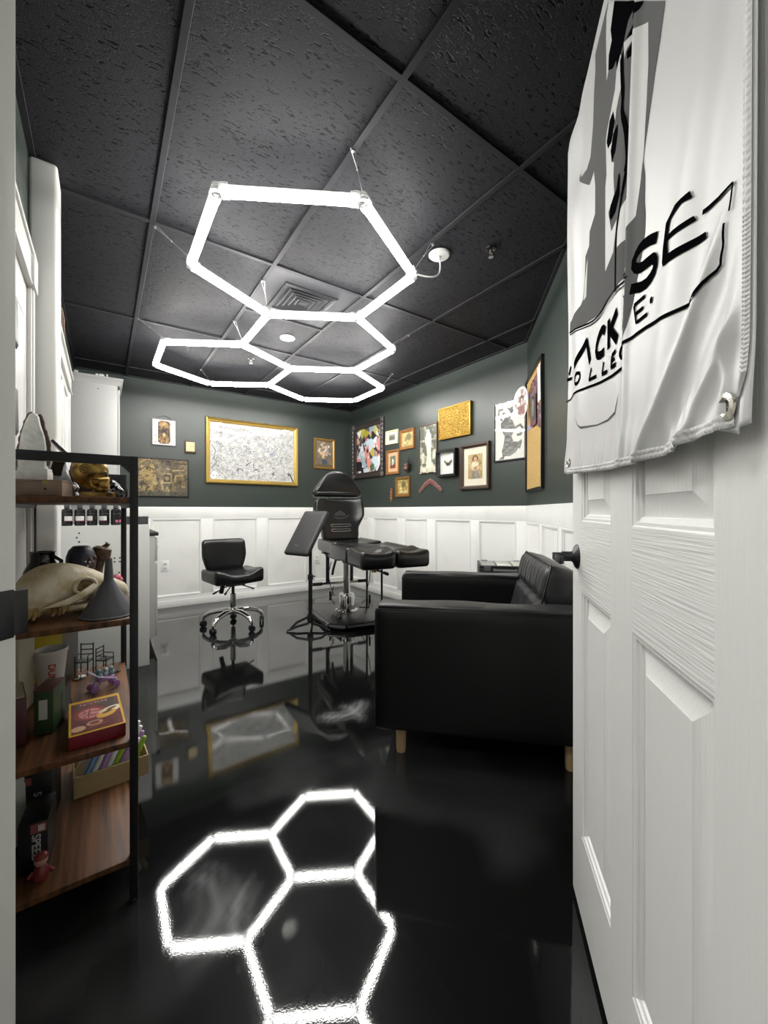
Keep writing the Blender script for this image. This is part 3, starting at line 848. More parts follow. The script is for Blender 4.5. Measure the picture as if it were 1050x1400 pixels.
# ceiling fittings
vent = thing('air_vent', 'square black ceiling air vent with nested louvres above the hexagon light', 'vent', (1.111, 2.575, H))
mb = MB(); mb.box((0, 0, .010), (.604, .604, .006)); obj('vent_plate', mb, M_VENTPLATE, vent)
mb = MB(); mb.box((0, 0, .030), (.40, .40, .02)); obj('vent_box', mb, mat('vent_dark', '#050506', .8), vent)
for k in range(5):
    a = .165 - k * .031
    m2 = MB(); vs = []; fs = []
    prof = [(a, .001 - .002), (a - .004, -.006), (a - .024, .010), (a - .020, .012)]
    if k == 0: prof = [(a + .018, .007), (a + .016, -.002), (a - .004, -.006), (a - .018, .010)]
    for r, z in prof: vs += [(-r, -r, z), (r, -r, z), (r, r, z), (-r, r, z)]
    for i in range(len(prof) - 1):
        for q in range(4): fs.append((i * 4 + q, i * 4 + (q + 1) % 4, (i + 1) * 4 + (q + 1) % 4, (i + 1) * 4 + q))
    m2.add(vs, fs); o = obj('louvre', m2, mat('vent_louvre', '#2b2b2e', .45, spec=.25), vent, smooth=0)
    so = o.modifiers.new('t', 'SOLIDIFY'); so.thickness = .0015
mb = MB(); mb.box((0, 0, .000), (.045, .045, .004)); obj('louvre', mb, mat('vent_louvre'), vent)
det = thing('ceiling_speaker', 'flat round white ceiling disc behind the middle hexagon', 'ceiling disc', (1.242, 3.171, H + .008))
mb = MB(); mb.lathe([(.060, 0), (.060, -.006), (.055, -.010), (.045, -.011)], 28); obj('rim', mb, mat('disc_white', '#ececea', .4), det)
mb = MB(); mb.lathe([(.046, -.009), (.03, -.012), (.001, -.013)], 28); obj('cover', mb, mat('disc_cover', '#d6d6d4', .5), det)
M_CHROME = mat('chrome', '#d6d6d6', .08, 1.0)
def sprinkler(x, y, label):
    t = thing('fire_sprinkler', label, 'sprinkler', (x, y, H + .008))
    mb = MB(); mb.lathe([(.030, 0), (.028, -.006), (.016, -.009), (.012, -.004)], 20); obj('escutcheon', mb, mat('black_gloss', '#17171a', .2), t)
    mb = MB(); mb.lathe([(.007, 0), (.007, -.022)], 10); mb.box((0, 0, -.024), (.022, .006, .004)); mb.tube([(-.010, 0, -.024), (-.010, 0, -.046)], .002, 6); mb.tube([(.010, 0, -.024), (.010, 0, -.046)], .002, 6); mb.lathe([(.013, -.048), (.013, -.046)], 14)
    obj('sprinkler_head', mb, mat('brushed_steel', '#b9b9b6', .3, .9), t)
sprinkler(1.13, 3.797, 'small chrome fire sprinkler in the ceiling beyond the left hexagon')
sprinkler(1.725, 1.46, 'small chrome fire sprinkler in the dark ceiling near the cloth banner')

# ------------------------------------------------------------------ left wall: door, pillar, window, cabinets
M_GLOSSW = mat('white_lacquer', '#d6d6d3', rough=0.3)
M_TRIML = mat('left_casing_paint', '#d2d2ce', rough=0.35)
d2 = struct('door_2', (XL, 1.62, 0), math.pi / 2)      # local x along +Y, front -y = +X
mb = MB(); mb.box((0, -.004, .965), (.76, .008, 1.92)); obj('leaf', mb, M_GLOSSW, d2)
for x in (-.19, .19):
    for z0, z1 in ((.2, .85), (1.0, 1.78)):
        p = raised_panel(.26, z1 - z0)
        obj('panel', p, M_GLOSSW, d2, smooth=20, loc=(x, -.0105, (z0 + z1) / 2), rot=(0, 0, math.pi))
for x in (-.42, .42):
    mb = MB(); mb.box((x, -.011, .96), (.075, .022, 1.92)); mb.box((x, -.0135, .96), (.04, .027, 1.92)); obj('casing', mb, M_TRIML, d2, bevel=.002)
mb = MB(); mb.box((0, -.012, 1.985), (.92, .024, .125)); mb.box((0, -.016, 2.047), (.93, .032, .016)); mb.box((.41, -.017, 1.985), (.10, .034, .13)); mb.box((0, -.014, 1.926), (.925, .028, .010)); obj('head_casing', mb, M_TRIML, d2, bevel=.003)
pil = MB(); pil.box((XL + .045, 2.195, (H + 0) / 2), (.092, .17, H))
o = obj('trim_5', pil, mat('pillar_white', '#e0e0dc', .4), bevel=.014, seg=4); o['kind'] = 'structure'
for z, zz2 in ((1.60, .155), (1.32, .15)):
    t = thing('wall_pocket', 'black wall pocket on the white door at the far left, %s of two' % ('upper' if z > 1.5 else 'lower'), 'wall pocket', (XL + .0, 1.66, z), math.pi / 2)
    mb = MB(); vs = [(-.10, -.012, 0), (.10, -.012, 0), (.10, -.012, zz2), (-.10, -.012, zz2), (-.085, -.020, .012), (.085, -.020, .012), (.10, -.016, zz2), (-.10, -.016, zz2)]
    mb.add(vs, [(0, 1, 2, 3), (4, 7, 6, 5), (0, 4, 5, 1), (1, 5, 6, 2), (2, 6, 7, 3), (3, 7, 4, 0)]); obj('pocket', mb, M_BLACKM, t, bevel=.0015)
w1 = struct('window_1', (XL, 3.29, 0), math.pi / 2)
WH = 1.62
for x in (-WH / 2, WH / 2):
    mb = MB(); mb.box((x, -.011, 1.25), (.085, .022, 1.60)); mb.box((x, -.0135, 1.25), (.045, .027, 1.60)); obj('window_casing', mb, M_TRIML, w1, bevel=.002)
mb = MB(); mb.box((0, -.015, 2.09), (WH + .12, .030, .135)); mb.box((0, -.022, 2.150), (WH + .15, .044, .022)); mb.box((0, -.018, 2.028), (WH + .13, .036, .014)); obj('head_casing', mb, M_TRIML, w1, bevel=.003)
mb = MB(); mb.box((0, -.03, .46), (WH + .12, .06, .03)); obj('window_sill', mb, M_TRIML, w1, bevel=.004)
for k in range(3):
    x = -WH / 2 + .06 + (WH - .12) * (k + .5) / 3
    f = obj('window_frame', moulding_frame((WH - .12) / 3, 1.53, [(0, .002), (0, .018), (.05, .018), (.055, .006)]), M_GLOSSW, w1, loc=(x, 0, 1.25))
    mb = MB(); mb.box((0, -.004, 0), ((WH - .12) / 3 - .09, .004, 1.43)); obj('pane', mb, mat('frosted_glass', '#cfd6d4', .25), f)
for k, (y, c, ht) in enumerate(((3.02, '#3a2322', .26), (3.30, '#4a2b28', .27), (3.60, '#35251f', .27))):
    t = thing('framed_print', ['dark red narrow print high above the window, nearest of three', 'dark red narrow print high above the window, middle of three', 'dark brown narrow print high above the window, farthest of three'][k], 'framed picture', (XL, y, 2.325), math.pi / 2, 'dark prints above the window')
    obj('frame', moulding_frame(.20, ht, [(0, 0), (0, .014), (.008, .016), (.014, .012), (.014, .004)]), mat('pale_wood_edge', '#8a7468', .5), t)
    mb = MB(); mb.box((0, -.004, 0), (.18, .004, ht - .02)); obj('print', mb, mat('dark_print_%d' % k, c, .6, mix=((14, 2, 9), '#8a5a50', .5, .75, 5)), t)

# tall wardrobe
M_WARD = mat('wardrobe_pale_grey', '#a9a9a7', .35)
wd = thing('wardrobe', 'tall white wardrobe with a cornice in the far left corner', 'wardrobe', (XL + .005, 4.45, 0))
WW = .345; HW = 2.292; DPT = YB - .025 - 4.45
mb = MB(); mb.box((WW / 2, .009, (HW - .07 + .02) / 2), (WW, .018, HW - .07)); obj('side_panel', mb, M_WARD, wd, bevel=.001)
mb = MB(); mb.box((WW / 2 - .0, DPT / 2 + .009, (HW - .07) / 2), (WW - .02, DPT - .02, HW - .09)); obj('carcass', mb, M_WARD, wd)
for k in range(1):
    mb = MB(); mb.box((WW + .010, DPT / 2, 1.13), (.018, DPT - .01, 2.12)); dr_ = obj('door', mb, M_WARD, wd, bevel=.002)
    mb = MB(); mb.tube([(WW + .045, .06, 1.05), (WW + .045, .06, 1.25)], .006, 8); mb.tube([(WW + .015, .06, 1.07), (WW + .046, .06, 1.07)], .005, 6); mb.tube([(WW + .015, .06, 1.23), (WW + .046, .06, 1.23)], .005, 6); obj('handle', mb, M_CHROME, dr_)
mb = MB(); prof = [(0, 0), (.004, .012), (.012, .030), (.022, .045), (.026, .050), (.026, .066)]
n = len(prof); vs = []; fs = []
for o_, z in prof: vs += [(-.0, -o_, HW - .07 + z), (WW + .019 + o_, -o_, HW - .07 + z), (WW + .019 + o_, DPT, HW - .07 + z), (0, DPT, HW - .07 + z)]
for i in range(n - 1):
    for q in range(4): fs.append((i * 4 + q, i * 4 + (q + 1) % 4, (i + 1) * 4 + (q + 1) % 4, (i + 1) * 4 + q))
fs.append((0, 1, 2, 3)); fs.append(tuple((n - 1) * 4 + q for q in range(4)))
mb.add(vs, fs); obj('cornice', mb, M_WARD, wd, smooth=25)
mb = MB(); mb.lathe([(.005, 0), (.005, .003)], 10, T(.20, -.0005, 2.175) @ RX(90)); obj('screw_cap', mb, mat('dark_cap', '#333333', .5), wd)
for k, (x, w_, h_) in enumerate(((.035, .030, .030), (.185, .022, .026), (.220, .040, .028), (.262, .014, .034))):
    t = thing('small_box', ['small white box on the wardrobe top by the wall', 'small white jar on the wardrobe top, second from the wall', 'low pale box on the wardrobe top, third from the wall', 'slim white bottle on the wardrobe top near its corner'][k], 'small box', (XL + x + .01, 4.50, HW - .004), 0, 'little white things on the wardrobe')
    mb = MB(); mb.box((0, 0, h_ / 2), (w_, .04, h_)); obj('body', mb, mat('off_white', '#d8d8d4', .5), t, bevel=.003)
    mb = MB(); mb.box((0, 0, h_ + .003), (w_ * .8, .03, .006)); obj('lid', mb, mat('pale_grey', '#b9b9b6', .5), t, bevel=.001)

# white side panel unit with drilled pin holes
un = thing('shelf_unit', 'low white cabinet with drilled pin holes in its side, behind the black shelf', 'cabinet', (XL + .005, 3.24, 0))
UW = .503; UH = .978; UD = .36
mb = MB(); mb.box((UW / 2, .009, UH / 2), (UW, .018, UH)); obj('side_panel', mb, M_GLOSSW, un, bevel=.0015)
mb = MB(); mb.box((UW / 2, UD - .009, UH / 2), (UW, .018, UH)); obj('side_panel', mb, M_GLOSSW, un, bevel=.0015)
mb = MB(); mb.box((UW / 2, UD / 2, UH - .010), (UW, UD - .037, .018)); obj('top_panel', mb, M_GLOSSW, un)
mb = MB(); mb.box((.006, UD / 2, UH / 2), (.01, UD - .037, UH - .04)); obj('back_panel', mb, M_GLOSSW, un)
for z in (.08, .38, .68):
    mb = MB(); mb.box((UW / 2, UD / 2, z), (UW - .02, UD - .037, .018)); obj('shelf', mb, M_GLOSSW, un)
M_HOLE = mat('dark_cap', '#333333', .5)
hs = [(-.129, .931), (-.141, .903), (-.129, .875)] + [(-.06 + .03 * i, z) for i in range(6) for z in (.758, .733)] + [(.19, .80), (.19, .765), (.19, .66), (.19, .63), (.086, .66), (.11, .66)]
hme = MB(); hme.lathe([(.0055, -.0002), (.0055, .0012), (.0045, .0014), (.001, .0010)], 10, RX(90)); hme = hme.mesh('pin_hole', smooth=0)
for x, z in hs: link('pin_hole', hme, M_HOLE, un, loc=(x - XL - .005, 0, z))
# ink bottles on it
M_INK = mat('black_bottle_plastic', '#141416', .25); M_CAPB = mat('grey_cap', '#4a4a4e', .4); M_LAB = mat('white_label', '#e6e4e4', .5); M_PINK = mat('pink_label', '#b8607c', .5)
bl = ['nearest the left wall', 'second from the left wall', 'in the middle of five', 'second from the open end', 'at the open end']
for k in range(5):
    x = -.193 + k * .0655
    t = thing('ink_bottle', 'black ink bottle with white label on the white cabinet, %s' % bl[k], 'bottle', (x, 3.30, UH), [.7, .35, -.45, -.05, .5][k], 'black ink bottles in a row')
    mb = MB(); mb.lathe([(.027, 0), (.029, .004), (.029, .095), (.026, .106), (.014, .112), (.013, .118)], 20); obj('bottle_body', mb, M_INK, t)
    mb = MB(); mb.lathe([(.0155, .114), (.0155, .132), (.010, .136), (.004, .138)], 16); obj('cap', mb, M_CAPB, t)
    def strip(z0, z1, a0, a1, r=.0296):
        m2 = MB(); m2.grid(10, 1, lambda u, v: (r * math.cos(math.radians(a0 + (a1 - a0) * u)), r * math.sin(math.radians(a0 + (a1 - a0) * u)), z0 + (z1 - z0) * v)); return m2
    if k < 4:
        obj('label', strip(.034, .062, 205, 300), M_LAB, t); obj('label', strip(.030, .034, 205, 300, .0297), M_PINK, t)
    else:
        obj('label', strip(.018, .036, 235, 265), M_PINK, t); obj('label', strip(.018, .036, 280, 310), M_PINK, t)
    obj('grey_band', strip(.076, .079, 200, 330), mat('bottle_grey', '#55555a', .4), t)  # thin grey band part-way round the bottle, above the label

ct = thing('base_cabinet', 'grey base cabinet with a dark worktop along the left wall', 'cabinet', (XL + .005, 3.605, 0))
CL = 4.43 - 3.605
mb = MB(); mb.box((.285, CL / 2, .48), (.57, CL - .01, .80)); obj('carcass', mb, mat('cabinet_grey', '#b4b4b0', .4), ct, bevel=.002)
mb = MB(); mb.box((.25, CL / 2, .04), (.50, CL - .02, .08)); obj('plinth', mb, M_BLACKM, ct)
mb = MB(); mb.box((.295, CL / 2, .892), (.60, CL, .026)); obj('worktop', mb, mat('dark_worktop', '#2c2c2e', .35), ct, bevel=.003)
for k in range(2):
    y = CL * (k + .5) / 2
    mb = MB(); mb.box((.579, y, .38), (.018, CL / 2 - .015, .56)); dd = obj('door', mb, mat('cabinet_grey'), ct, bevel=.002)
    mb = MB(); mb.tube([(.600, y + .1, .52), (.600, y + .1, .64)], .005, 8); obj('handle', mb, M_CHROME, dd)
    mb = MB(); mb.box((.579, y, .77), (.018, CL / 2 - .015, .18)); dw = obj('drawer', mb, mat('cabinet_grey'), ct, bevel=.002)
    mb = MB(); mb.tube([(.600, y - .08, .78), (.600, y + .08, .78)], .005, 8); obj('handle', mb, M_CHROME, dw)
bx = thing('black_tray', 'flat black box lying on the white cabinet beside the bottles', 'box', (.20, 3.45, UH))
mb = MB(); mb.box((0, 0, .024), (.13, .20, .048)); obj('tray', mb, mat('tray_black', '#3a3a3c', .45), bx, bevel=.004)
mb = MB(); mb.box((0, 0, .051), (.135, .205, .008)); obj('lid', mb, mat('tray_black', '#3a3a3c', .45), bx, bevel=.002)

# wall sockets
def outlet(loc, rz, label):
    t = thing('wall_socket', label, 'socket', loc, rz)
    mb = MB(); mb.box((0, -.003, 0), (.075, .006, .118)); obj('plate', mb, M_TRIM, t, bevel=.002)
    for z in (-.022, .022):
        mb = MB(); mb.box((0, -.0065, z), (.034, .003, .030)); f = obj('receptacle', mb, mat('socket_ivory', '#dcdcd8', .4), t, bevel=.002)
        mb = MB(); mb.box((-.007, -.0082, z + .003), (.003, .001, .009)); mb.box((.007, -.0082, z + .003), (.003, .001, .007)); mb.box((0, -.0082, z - .008), (.005, .001, .005)); obj('slot', mb, M_HOLE, f)
outlet((.556, YB - .0061, .462), 0, 'white double wall socket in the panelling left of the stool')
outlet((2.374, YB - .0185, .42), 0, 'white double wall socket in the panelling behind the armrest stand')

# ------------------------------------------------------------------ leather sofa
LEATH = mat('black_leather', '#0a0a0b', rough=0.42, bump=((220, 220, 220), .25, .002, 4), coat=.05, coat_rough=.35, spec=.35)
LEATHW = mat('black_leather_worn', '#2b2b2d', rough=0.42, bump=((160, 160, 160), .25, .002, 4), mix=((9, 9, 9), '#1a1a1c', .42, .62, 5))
M_OAK = mat('pale_oak', '#c0a57c', .45, mix=((30, 30, 4), '#a88c62', .4, .7, 4))
SW, SD = 1.035, .92
sofa = thing('sofa', 'black leather sofa with a buttoned back cushion and round wooden feet, set across the corner', 'sofa', (1.644, 1.485, 0), math.radians(45))
AZ0, AZ1 = .134, .668
def arm(x):
    mb = MB(); mb.pillow((x, 0, (AZ0 + AZ1) / 2), (.15, SD, AZ1 - AZ0), .022, n=(6, 14, 10), fn=lambda p: p + Vector((0, 0, .006 * math.sin(p.y * 9 + 1) * max(0, (p.z - .6) / .07))))
    return mb
for x in (-SW / 2 + .075, SW / 2 - .075):
    a = obj('armrest', arm(x), LEATH, sofa, smooth=60)
    mb = MB(); s_ = -1 if x < 0 else 1
    e = SW / 2 - .003
    mb.tube([(s_ * e, -SD / 2 + .02, AZ1 - .014), (s_ * e, SD / 2 - .015, AZ1 - .014), (s_ * e, SD / 2 - .008, AZ0 + .02)], .003, 6)
    e2 = SW / 2 - .15 + .003
    mb.tube([(s_ * e2, -SD / 2 + .02, AZ1 - .010), (s_ * e2, SD / 2 - .010, AZ1 - .010)], .003, 6)
    obj('piping', mb, LEATH, a)
    mb = MB(); mb.pillow((x, 0, AZ1 - .004), (.138, SD - .03, .016), .007, n=(6, 20, 3), fn=lambda p: p + Vector((0, 0, .0035 * math.sin(p.y * 14) * math.sin(p.x * 30))))
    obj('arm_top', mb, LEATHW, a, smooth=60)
mb = MB(); mb.pillow((0, 0, .21), (SW - .30, SD - .02, .15), .015, n=(8, 8, 4)); obj('seat_base', mb, LEATH, sofa)
mb = MB(); mb.pillow((0, -SD / 2 + .045, .40), (SW - .30, .09, .52), .03, n=(8, 4, 8)); obj('back_frame', mb, LEATH, sofa)
mb = MB(); mb.pillow((0, .10, .365), (SW - .31, .70, .17), .04, crown=.018, n=(14, 14, 6)); obj('seat_cushion', mb, LEATH, sofa, smooth=60)
# back cushion: leans on the back frame, four seams and a row of buttons
CW = .70
def back_cushion():
    mb = MB(); Mx = T(.02, -.275, .445) @ RX(14)
    def fn(p):
        # p in cushion space: x width, y depth (front +), z up 0.. .40
        p = Vector(p)
        if p.y > 0:
            fx = (p.x / CW + .5)
            band = abs(p.z - .215)
            valley = 0
            for k in range(1, 5):
                valley += math.exp(-((fx - k / 5) / .022) ** 2) * (math.exp(-((p.z - .30) / .11) ** 2) * .7 + math.exp(-((p.z - .13) / .10) ** 2) * .7)
            g = math.exp(-(band / .014) ** 2)
            p.y -= .020 * g + .014 * valley
            p.y += .016 * (1 - abs(math.sin(fx * math.pi * 5 + .0)) ** 6) * math.exp(-((p.z - .31) / .07) ** 2) * .6
        return p
    mb.pillow((0, 0, .19), (CW, .15, .39), .045, n=(46, 6, 34), fn=fn, crown=0)
    for i, v in enumerate(mb.v): mb.v[i] = Mx @ v
    return mb
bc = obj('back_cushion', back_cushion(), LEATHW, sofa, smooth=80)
mb = MB(); Mx = T(.02, -.275, .445) @ RX(14)
for k in range(1, 5): mb.ball((CW * (k / 5 - .5), .055, .215), (.009, .006, .009), 10, 6, Mx)
obj('button', mb, LEATHW, bc, kind='stuff')
mb = MB(); r_ = .03
mb.tube([(-CW / 2 + .008, .062, .01), (-CW / 2 + .008, .062, .36), (-CW / 2 + .03, .060, .382), (CW / 2 - .03, .060, .382), (CW / 2 - .008, .062, .36), (CW / 2 - .008, .062, .01)], .004, 6, Mx); obj('piping', mb, LEATH, bc)
for x in (-SW / 2 + .10, SW / 2 - .10):
    for y in (-SD / 2 + .10, SD / 2 - .105):
        w_ = sofa.matrix_basis @ Vector((x, y, 0))
        w_ = Matrix.Rotation(math.radians(45), 4, 'Z') @ Vector((x, y, 0)) + Vector((1.644, 1.485, 0))
        mb = MB(); mb.lathe([(.019, floor_z(w_.x, w_.y)), (.021, .01), (.024, .14)], 18, T(x, y, 0)); obj('foot', mb, M_OAK, sofa, label='round pale wooden sofa foot')

# toolbox organiser behind the far arm
tbx = thing('tool_organizer', 'black tool organizer case with a clear compartment lid behind the far sofa arm', 'toolbox', (2.615, 2.095, 0), math.radians(-45))
M_TB = mat('toolbox_black', '#1b1b1d', .5)
mb = MB(); mb.box((0, 0, .26), (.35, .31, .50)); obj('base_box', mb, M_TB, tbx, bevel=.012)
mb = MB(); mb.box((0, 0, .58), (.38, .34, .12)); obj('case', mb, M_TB, tbx, bevel=.010)
mb = MB(); mb.box((0, 0, .647), (.38, .34, .012)); obj('lid_frame', mb, M_TB, tbx, bevel=.004)
cols = ['#8f8f8a', '#b9b9b2', '#d8d8d0', '#77777a', '#c9c2b0', '#a0a09c']
for i in range(3):
    for j in range(2):
        c = cols[(i * 2 + j * 3) % 6]
        mb = MB(); mb.box((-.118 + i * .118, -.075 + j * .145, .653), (.106, .130, .006)); obj('compartment', mb, mat('comp_' + c[1:], c, .35, coat=.6), tbx, bevel=.002)
mb = MB(); mb.tube([(-.08, -.168, .625), (-.08, -.20, .622), (.08, -.20, .622), (.08, -.168, .625)], .010, 8); obj('handle', mb, mat('handle_grey', '#5a5a5c', .5), tbx)
for x in (-.13, .13):
    for y in (-.176, .176):
        mb = MB(); mb.box((x, y, .635), (.05, .012, .045)); obj('latch', mb, mat('handle_grey'), tbx, bevel=.003)

# ------------------------------------------------------------------ saddle stool on castors
ST = mat('black_vinyl', '#111113', rough=.28, bump=((300, 300, 300), .12, .001, 3))
stool = thing('saddle_stool', 'black saddle seat stool with low backrest on a chrome five star castor base', 'stool', (.985, 3.86, 0), math.radians(8))
base = MB(); base.lathe([(.030, .115), (.045, .125), (.048, .150), (.034, .165), (.030, .18)], 20); obj('hub', base, M_CHROME, stool)
for k in range(5):
    a = 360 / 5 * k + 275 + 8
    mb = MB(); pts = [(.03, 0, .150), (.12, 0, .150), (.21, 0, .128), (.262, 0, .098), (.272, 0, .076)]
    mb.tube(pts, [.028, .027, .024, .022, .020], 12, RZ(a), flat=.8); obj('leg', mb, M_CHROME, stool)
    cst = link('castor', None, parent=stool, loc=(.272 * math.cos(math.radians(a)), .272 * math.sin(math.radians(a)), 0), rot=(0, 0, math.radians(a + 70)))
    mb = MB()
    for dx_ in (-.012, .012): mb.lathe([(.012, -.008), (.026, -.008), (.0275, 0), (.026, .008), (.012, .008)], 18, T(0, dx_, .0275) @ RX(90))
    obj('wheel', mb, M_BLACKM, cst)
    mb = MB(); mb.box((-.006, 0, .042), (.034, .034, .024)); mb.tube([(-.0, 0, .05), (0, 0, .085)], .008, 8); obj('fork', mb, M_BLACKM, cst, bevel=.005)
mb = MB(); mb.lathe([(.025, .16), (.025, .305), (.020, .31)], 18); obj('column', mb, M_CHROME, stool)
mb = MB(); mb.lathe([(.014, .30), (.014, .40)], 14); mb.box((0, .01, .40), (.16, .20, .022)); obj('mechanism', mb, M_BLACKM, stool, bevel=.003)
for x0, x1, y1 in ((-.04, -.185, -.05), (-.02, -.12, -.13), (.04, .16, -.06)):
    mb = MB(); mb.tube([(x0, -.03, .395), (x1, y1, .345)], .0055, 7); mb.tube([(x1 * .86 + x0 * .14, y1 * .86 - .03 * .14, .352), (x1 * 1.08, y1 * 1.1, .338)], [.008, .012], 8, flat=.7); obj('lever', mb, M_BLACKM, stool)
mb = MB(); mb.tube([(-.05, .10, .40), (-.06, .13, .30)], .020, 10); obj('back_strut', mb, M_BLACKM, stool)
mb = MB(); mb.tube([(-.02, .16, .40), (-.01, .22, .45), (-.01, .215, .62)], .016, 8, flat=2.0); obj('back_bracket', mb, M_BLACKM, stool)
def saddle(p):
    p = Vector(p); t = p.x / .225; u = p.y / .2
    if p.z > .45:
        p.z += .030 * (abs(t) ** 2.2) - .018 * math.cos(t * math.pi * 1.0) * (u < 0) * min(1, -u * 1.4 if u < 0 else 0)
        p.z += .012 * max(0, 1 - (t / .35) ** 2) * max(0, -u)
        p.z -= .02 * max(0, -u) * max(0, abs(t) - .75)
    p.y -= .02 * math.cos(t * 3.14) * max(0, -u)
    return p
mb = MB(); mb.pillow((0, 0, .465), (.45, .41, .095), .035, n=(24, 18, 6), fn=saddle); obj('seat', mb, ST, stool, smooth=70)
def bk(p):
    p = Vector(p); h = (p.z - .665) / .15
    p.x *= 1 - .20 * max(0, -h) ** 1.5 - .03 * max(0, h)
    p.y += -.045 * (p.x / .2) ** 2 + .02 * h
    return p
mb = MB(); mb.pillow((-.01, .225, .652), (.42, .085, .30), .038, n=(18, 6, 14), fn=bk); obj('backrest', mb, ST, stool, smooth=70)

# ------------------------------------------------------------------ armrest stand
M_PADM = mat('matt_black_vinyl', '#2a2a2c', rough=.5, bump=((400, 400, 400), .15, .001, 2))
ar = thing('armrest_stand', 'matt black tilting armrest pad on a black tripod stand in front of the tattoo chair', 'armrest stand', (1.555, 3.41, 0))
mb = MB(); mb.tube([(0, 0, .07), (0, 0, .46)], .019, 14); mb.lathe([(.026, .05), (.030, .09), (.022, .13)], 14); obj('lower_pole', mb, M_BLACKM, ar)
mb = MB(); mb.tube([(0, 0, .44), (0, 0, .80)], .015, 14); obj('upper_pole', mb, M_BLACKM, ar)
mb = MB(); mb.lathe([(.019, .44), (.025, .445), (.025, .485), (.019, .49)], 16); mb.tube([(.02, 0, .47), (.045, -.01, .47)], .006, 8); obj('clamp_collar', mb, M_BLACKM, ar)
for a in (178, 296, 60):
    mb = MB(); q = RZ(a)
    mb.tube([(.02, 0, .105), (.13, 0, .070), (.19, 0, .022)], .008, 6, q, flat=1.5); mb.tube([(.018, 0, .045), (.13, 0, .032), (.19, 0, .016)], .008, 6, q, flat=1.5); mb.tube([(.18, 0, .020), (.225, 0, .008)], [.012, .008], 6, q); obj('leg', mb, M_BLACKM, ar)
PR = YAW
w_ax = Vector((math.cos(-PR - math.radians(35)), math.sin(-PR - math.radians(35)), 0))
e_h = Vector((-w_ax.y, w_ax.x, 0))
tilt = math.radians(55)
e_ax = e_h * math.cos(tilt) + Vector((0, 0, 1)) * math.sin(tilt); n_ax = w_ax.cross(e_ax)
Mp = Matrix((( w_ax.x, e_ax.x, n_ax.x, -.022), (w_ax.y, e_ax.y, n_ax.y, .030), (w_ax.z, e_ax.z, n_ax.z, .870), (0, 0, 0, 1)))
mb = MB(); mb.pillow((0, 0, 0), (.305, .475, .05), .024, n=(14, 16, 4), M=Mp, fn=lambda p: Vector((p.x, p.y, p.z)) * 1.0); obj('pad', mb, M_PADM, ar, smooth=70)
# rounded corners come from the pad outline itself
mb = MB(); mb.box((0, 0, -.032), (.10, .16, .012), Mp); mb.tube([Mp @ Vector((0, 0, -.035)), (0, 0, .79)], .014, 10); obj('pad_bracket', mb, M_BLACKM, ar)
mb = MB()
for a, b in (((-.030, 0), (-.018, .008)), ((-.018, .008), (-.012, -.004)), ((-.006, -.004), (0, .006)), ((0, .006), (.004, -.004)), ((.008, -.004), (.012, .005)), ((.014, -.003), (.026, .002))):
    mb.tube([Mp @ Vector((a[0] - .02, a[1] - .15, .0255)), Mp @ Vector((b[0] - .02, b[1] - .15, .0255))], .0012, 5)
obj('stitched_mark', mb, mat('stitch_grey', '#8a8a8a', .6), ar)

# ------------------------------------------------------------------ hydraulic tattoo chair
CH = mat('black_chair_leather', '#0f0f11', rough=.28, bump=((240, 240, 240), .12, .0015, 3), coat=.2, coat_rough=.2)
CHS = mat('chair_stitch', '#8d8d8f', .5)
ax = Vector((-.17, -.985)).normalized()
chair = thing('tattoo_chair', 'black hydraulic tattoo chair with raised back, headrest and two leg pads', 'tattoo chair', (2.02, 3.56, 0), math.atan2(ax.y, ax.x))
# local +x runs towards the leg pads, +y to the window side of the room's right wall
mb = MB(); bp_ = [(-.42, -.22), (-.36, -.29), (.36, -.29), (.47, -.17), (.47, .17), (.36, .29), (-.36, .29), (-.42, .22)]
mb.prism(bp_, .045, .062); obj('base_plate', mb, mat('base_satin_black', '#1c1c1e', .28), chair, bevel=.003)
mb = MB()
for i in range(8):
    a, b = bp_[i], bp_[(i + 1) % 8]; mb.tube([(*a, .036), (*b, .036)], .026, 8, flat=.8)
obj('base_frame', mb, mat('black_gloss'), chair)
for x, y in ((-.36, -.24), (-.36, .24), (.38, -.22), (.38, .22)):
    mb = MB(); mb.lathe([(.022, .0), (.022, .02), (.012, .03)], 12, T(x, y, 0)); obj('base_foot', mb, M_BLACKM, chair)
mb = MB(); mb.lathe([(.115, .062), (.115, .075), (.085, .085), (.082, .22), (.075, .235), (.05, .24)], 28); obj('hydraulic_cylinder', mb, M_CHROME, chair)
mb = MB(); mb.lathe([(.036, .23), (.036, .60)], 20); obj('piston', mb, M_CHROME, chair)
mb = MB(); mb.box((.02, 0, .625), (.42, .34, .05)); mb.box((-.18, 0, .66), (.10, .40, .06)); obj('seat_frame', mb, mat('steel_dark', '#55555a', .3, .8), chair, bevel=.004)
mb = MB(); mb.tube([(.05, -.10, .10), (.16, -.16, .11), (.30, -.19, .10)], .008, 8); mb.tube([(.27, -.19, .10), (.36, -.19, .095)], .015, 8); obj('foot_pedal', mb, M_BLACKM, chair)
mb = MB(); mb.tube([(.10, .10, .11), (.20, .16, .12), (.22, .16, .22)], .006, 8); mb.tube([(.22, .16, .17), (.22, .16, .25)], .011, 8); obj('foot_pedal', mb, M_BLACKM, chair)
mb = MB(); mb.tube([(-.12, -.10, .30), (-.10, -.13, .18), (-.06, -.11, .12)], .004, 6); mb.tube([(-.10, -.14, .16), (-.10, -.14, .25)], .012, 8); obj('release_lever', mb, M_BLACKM, chair)
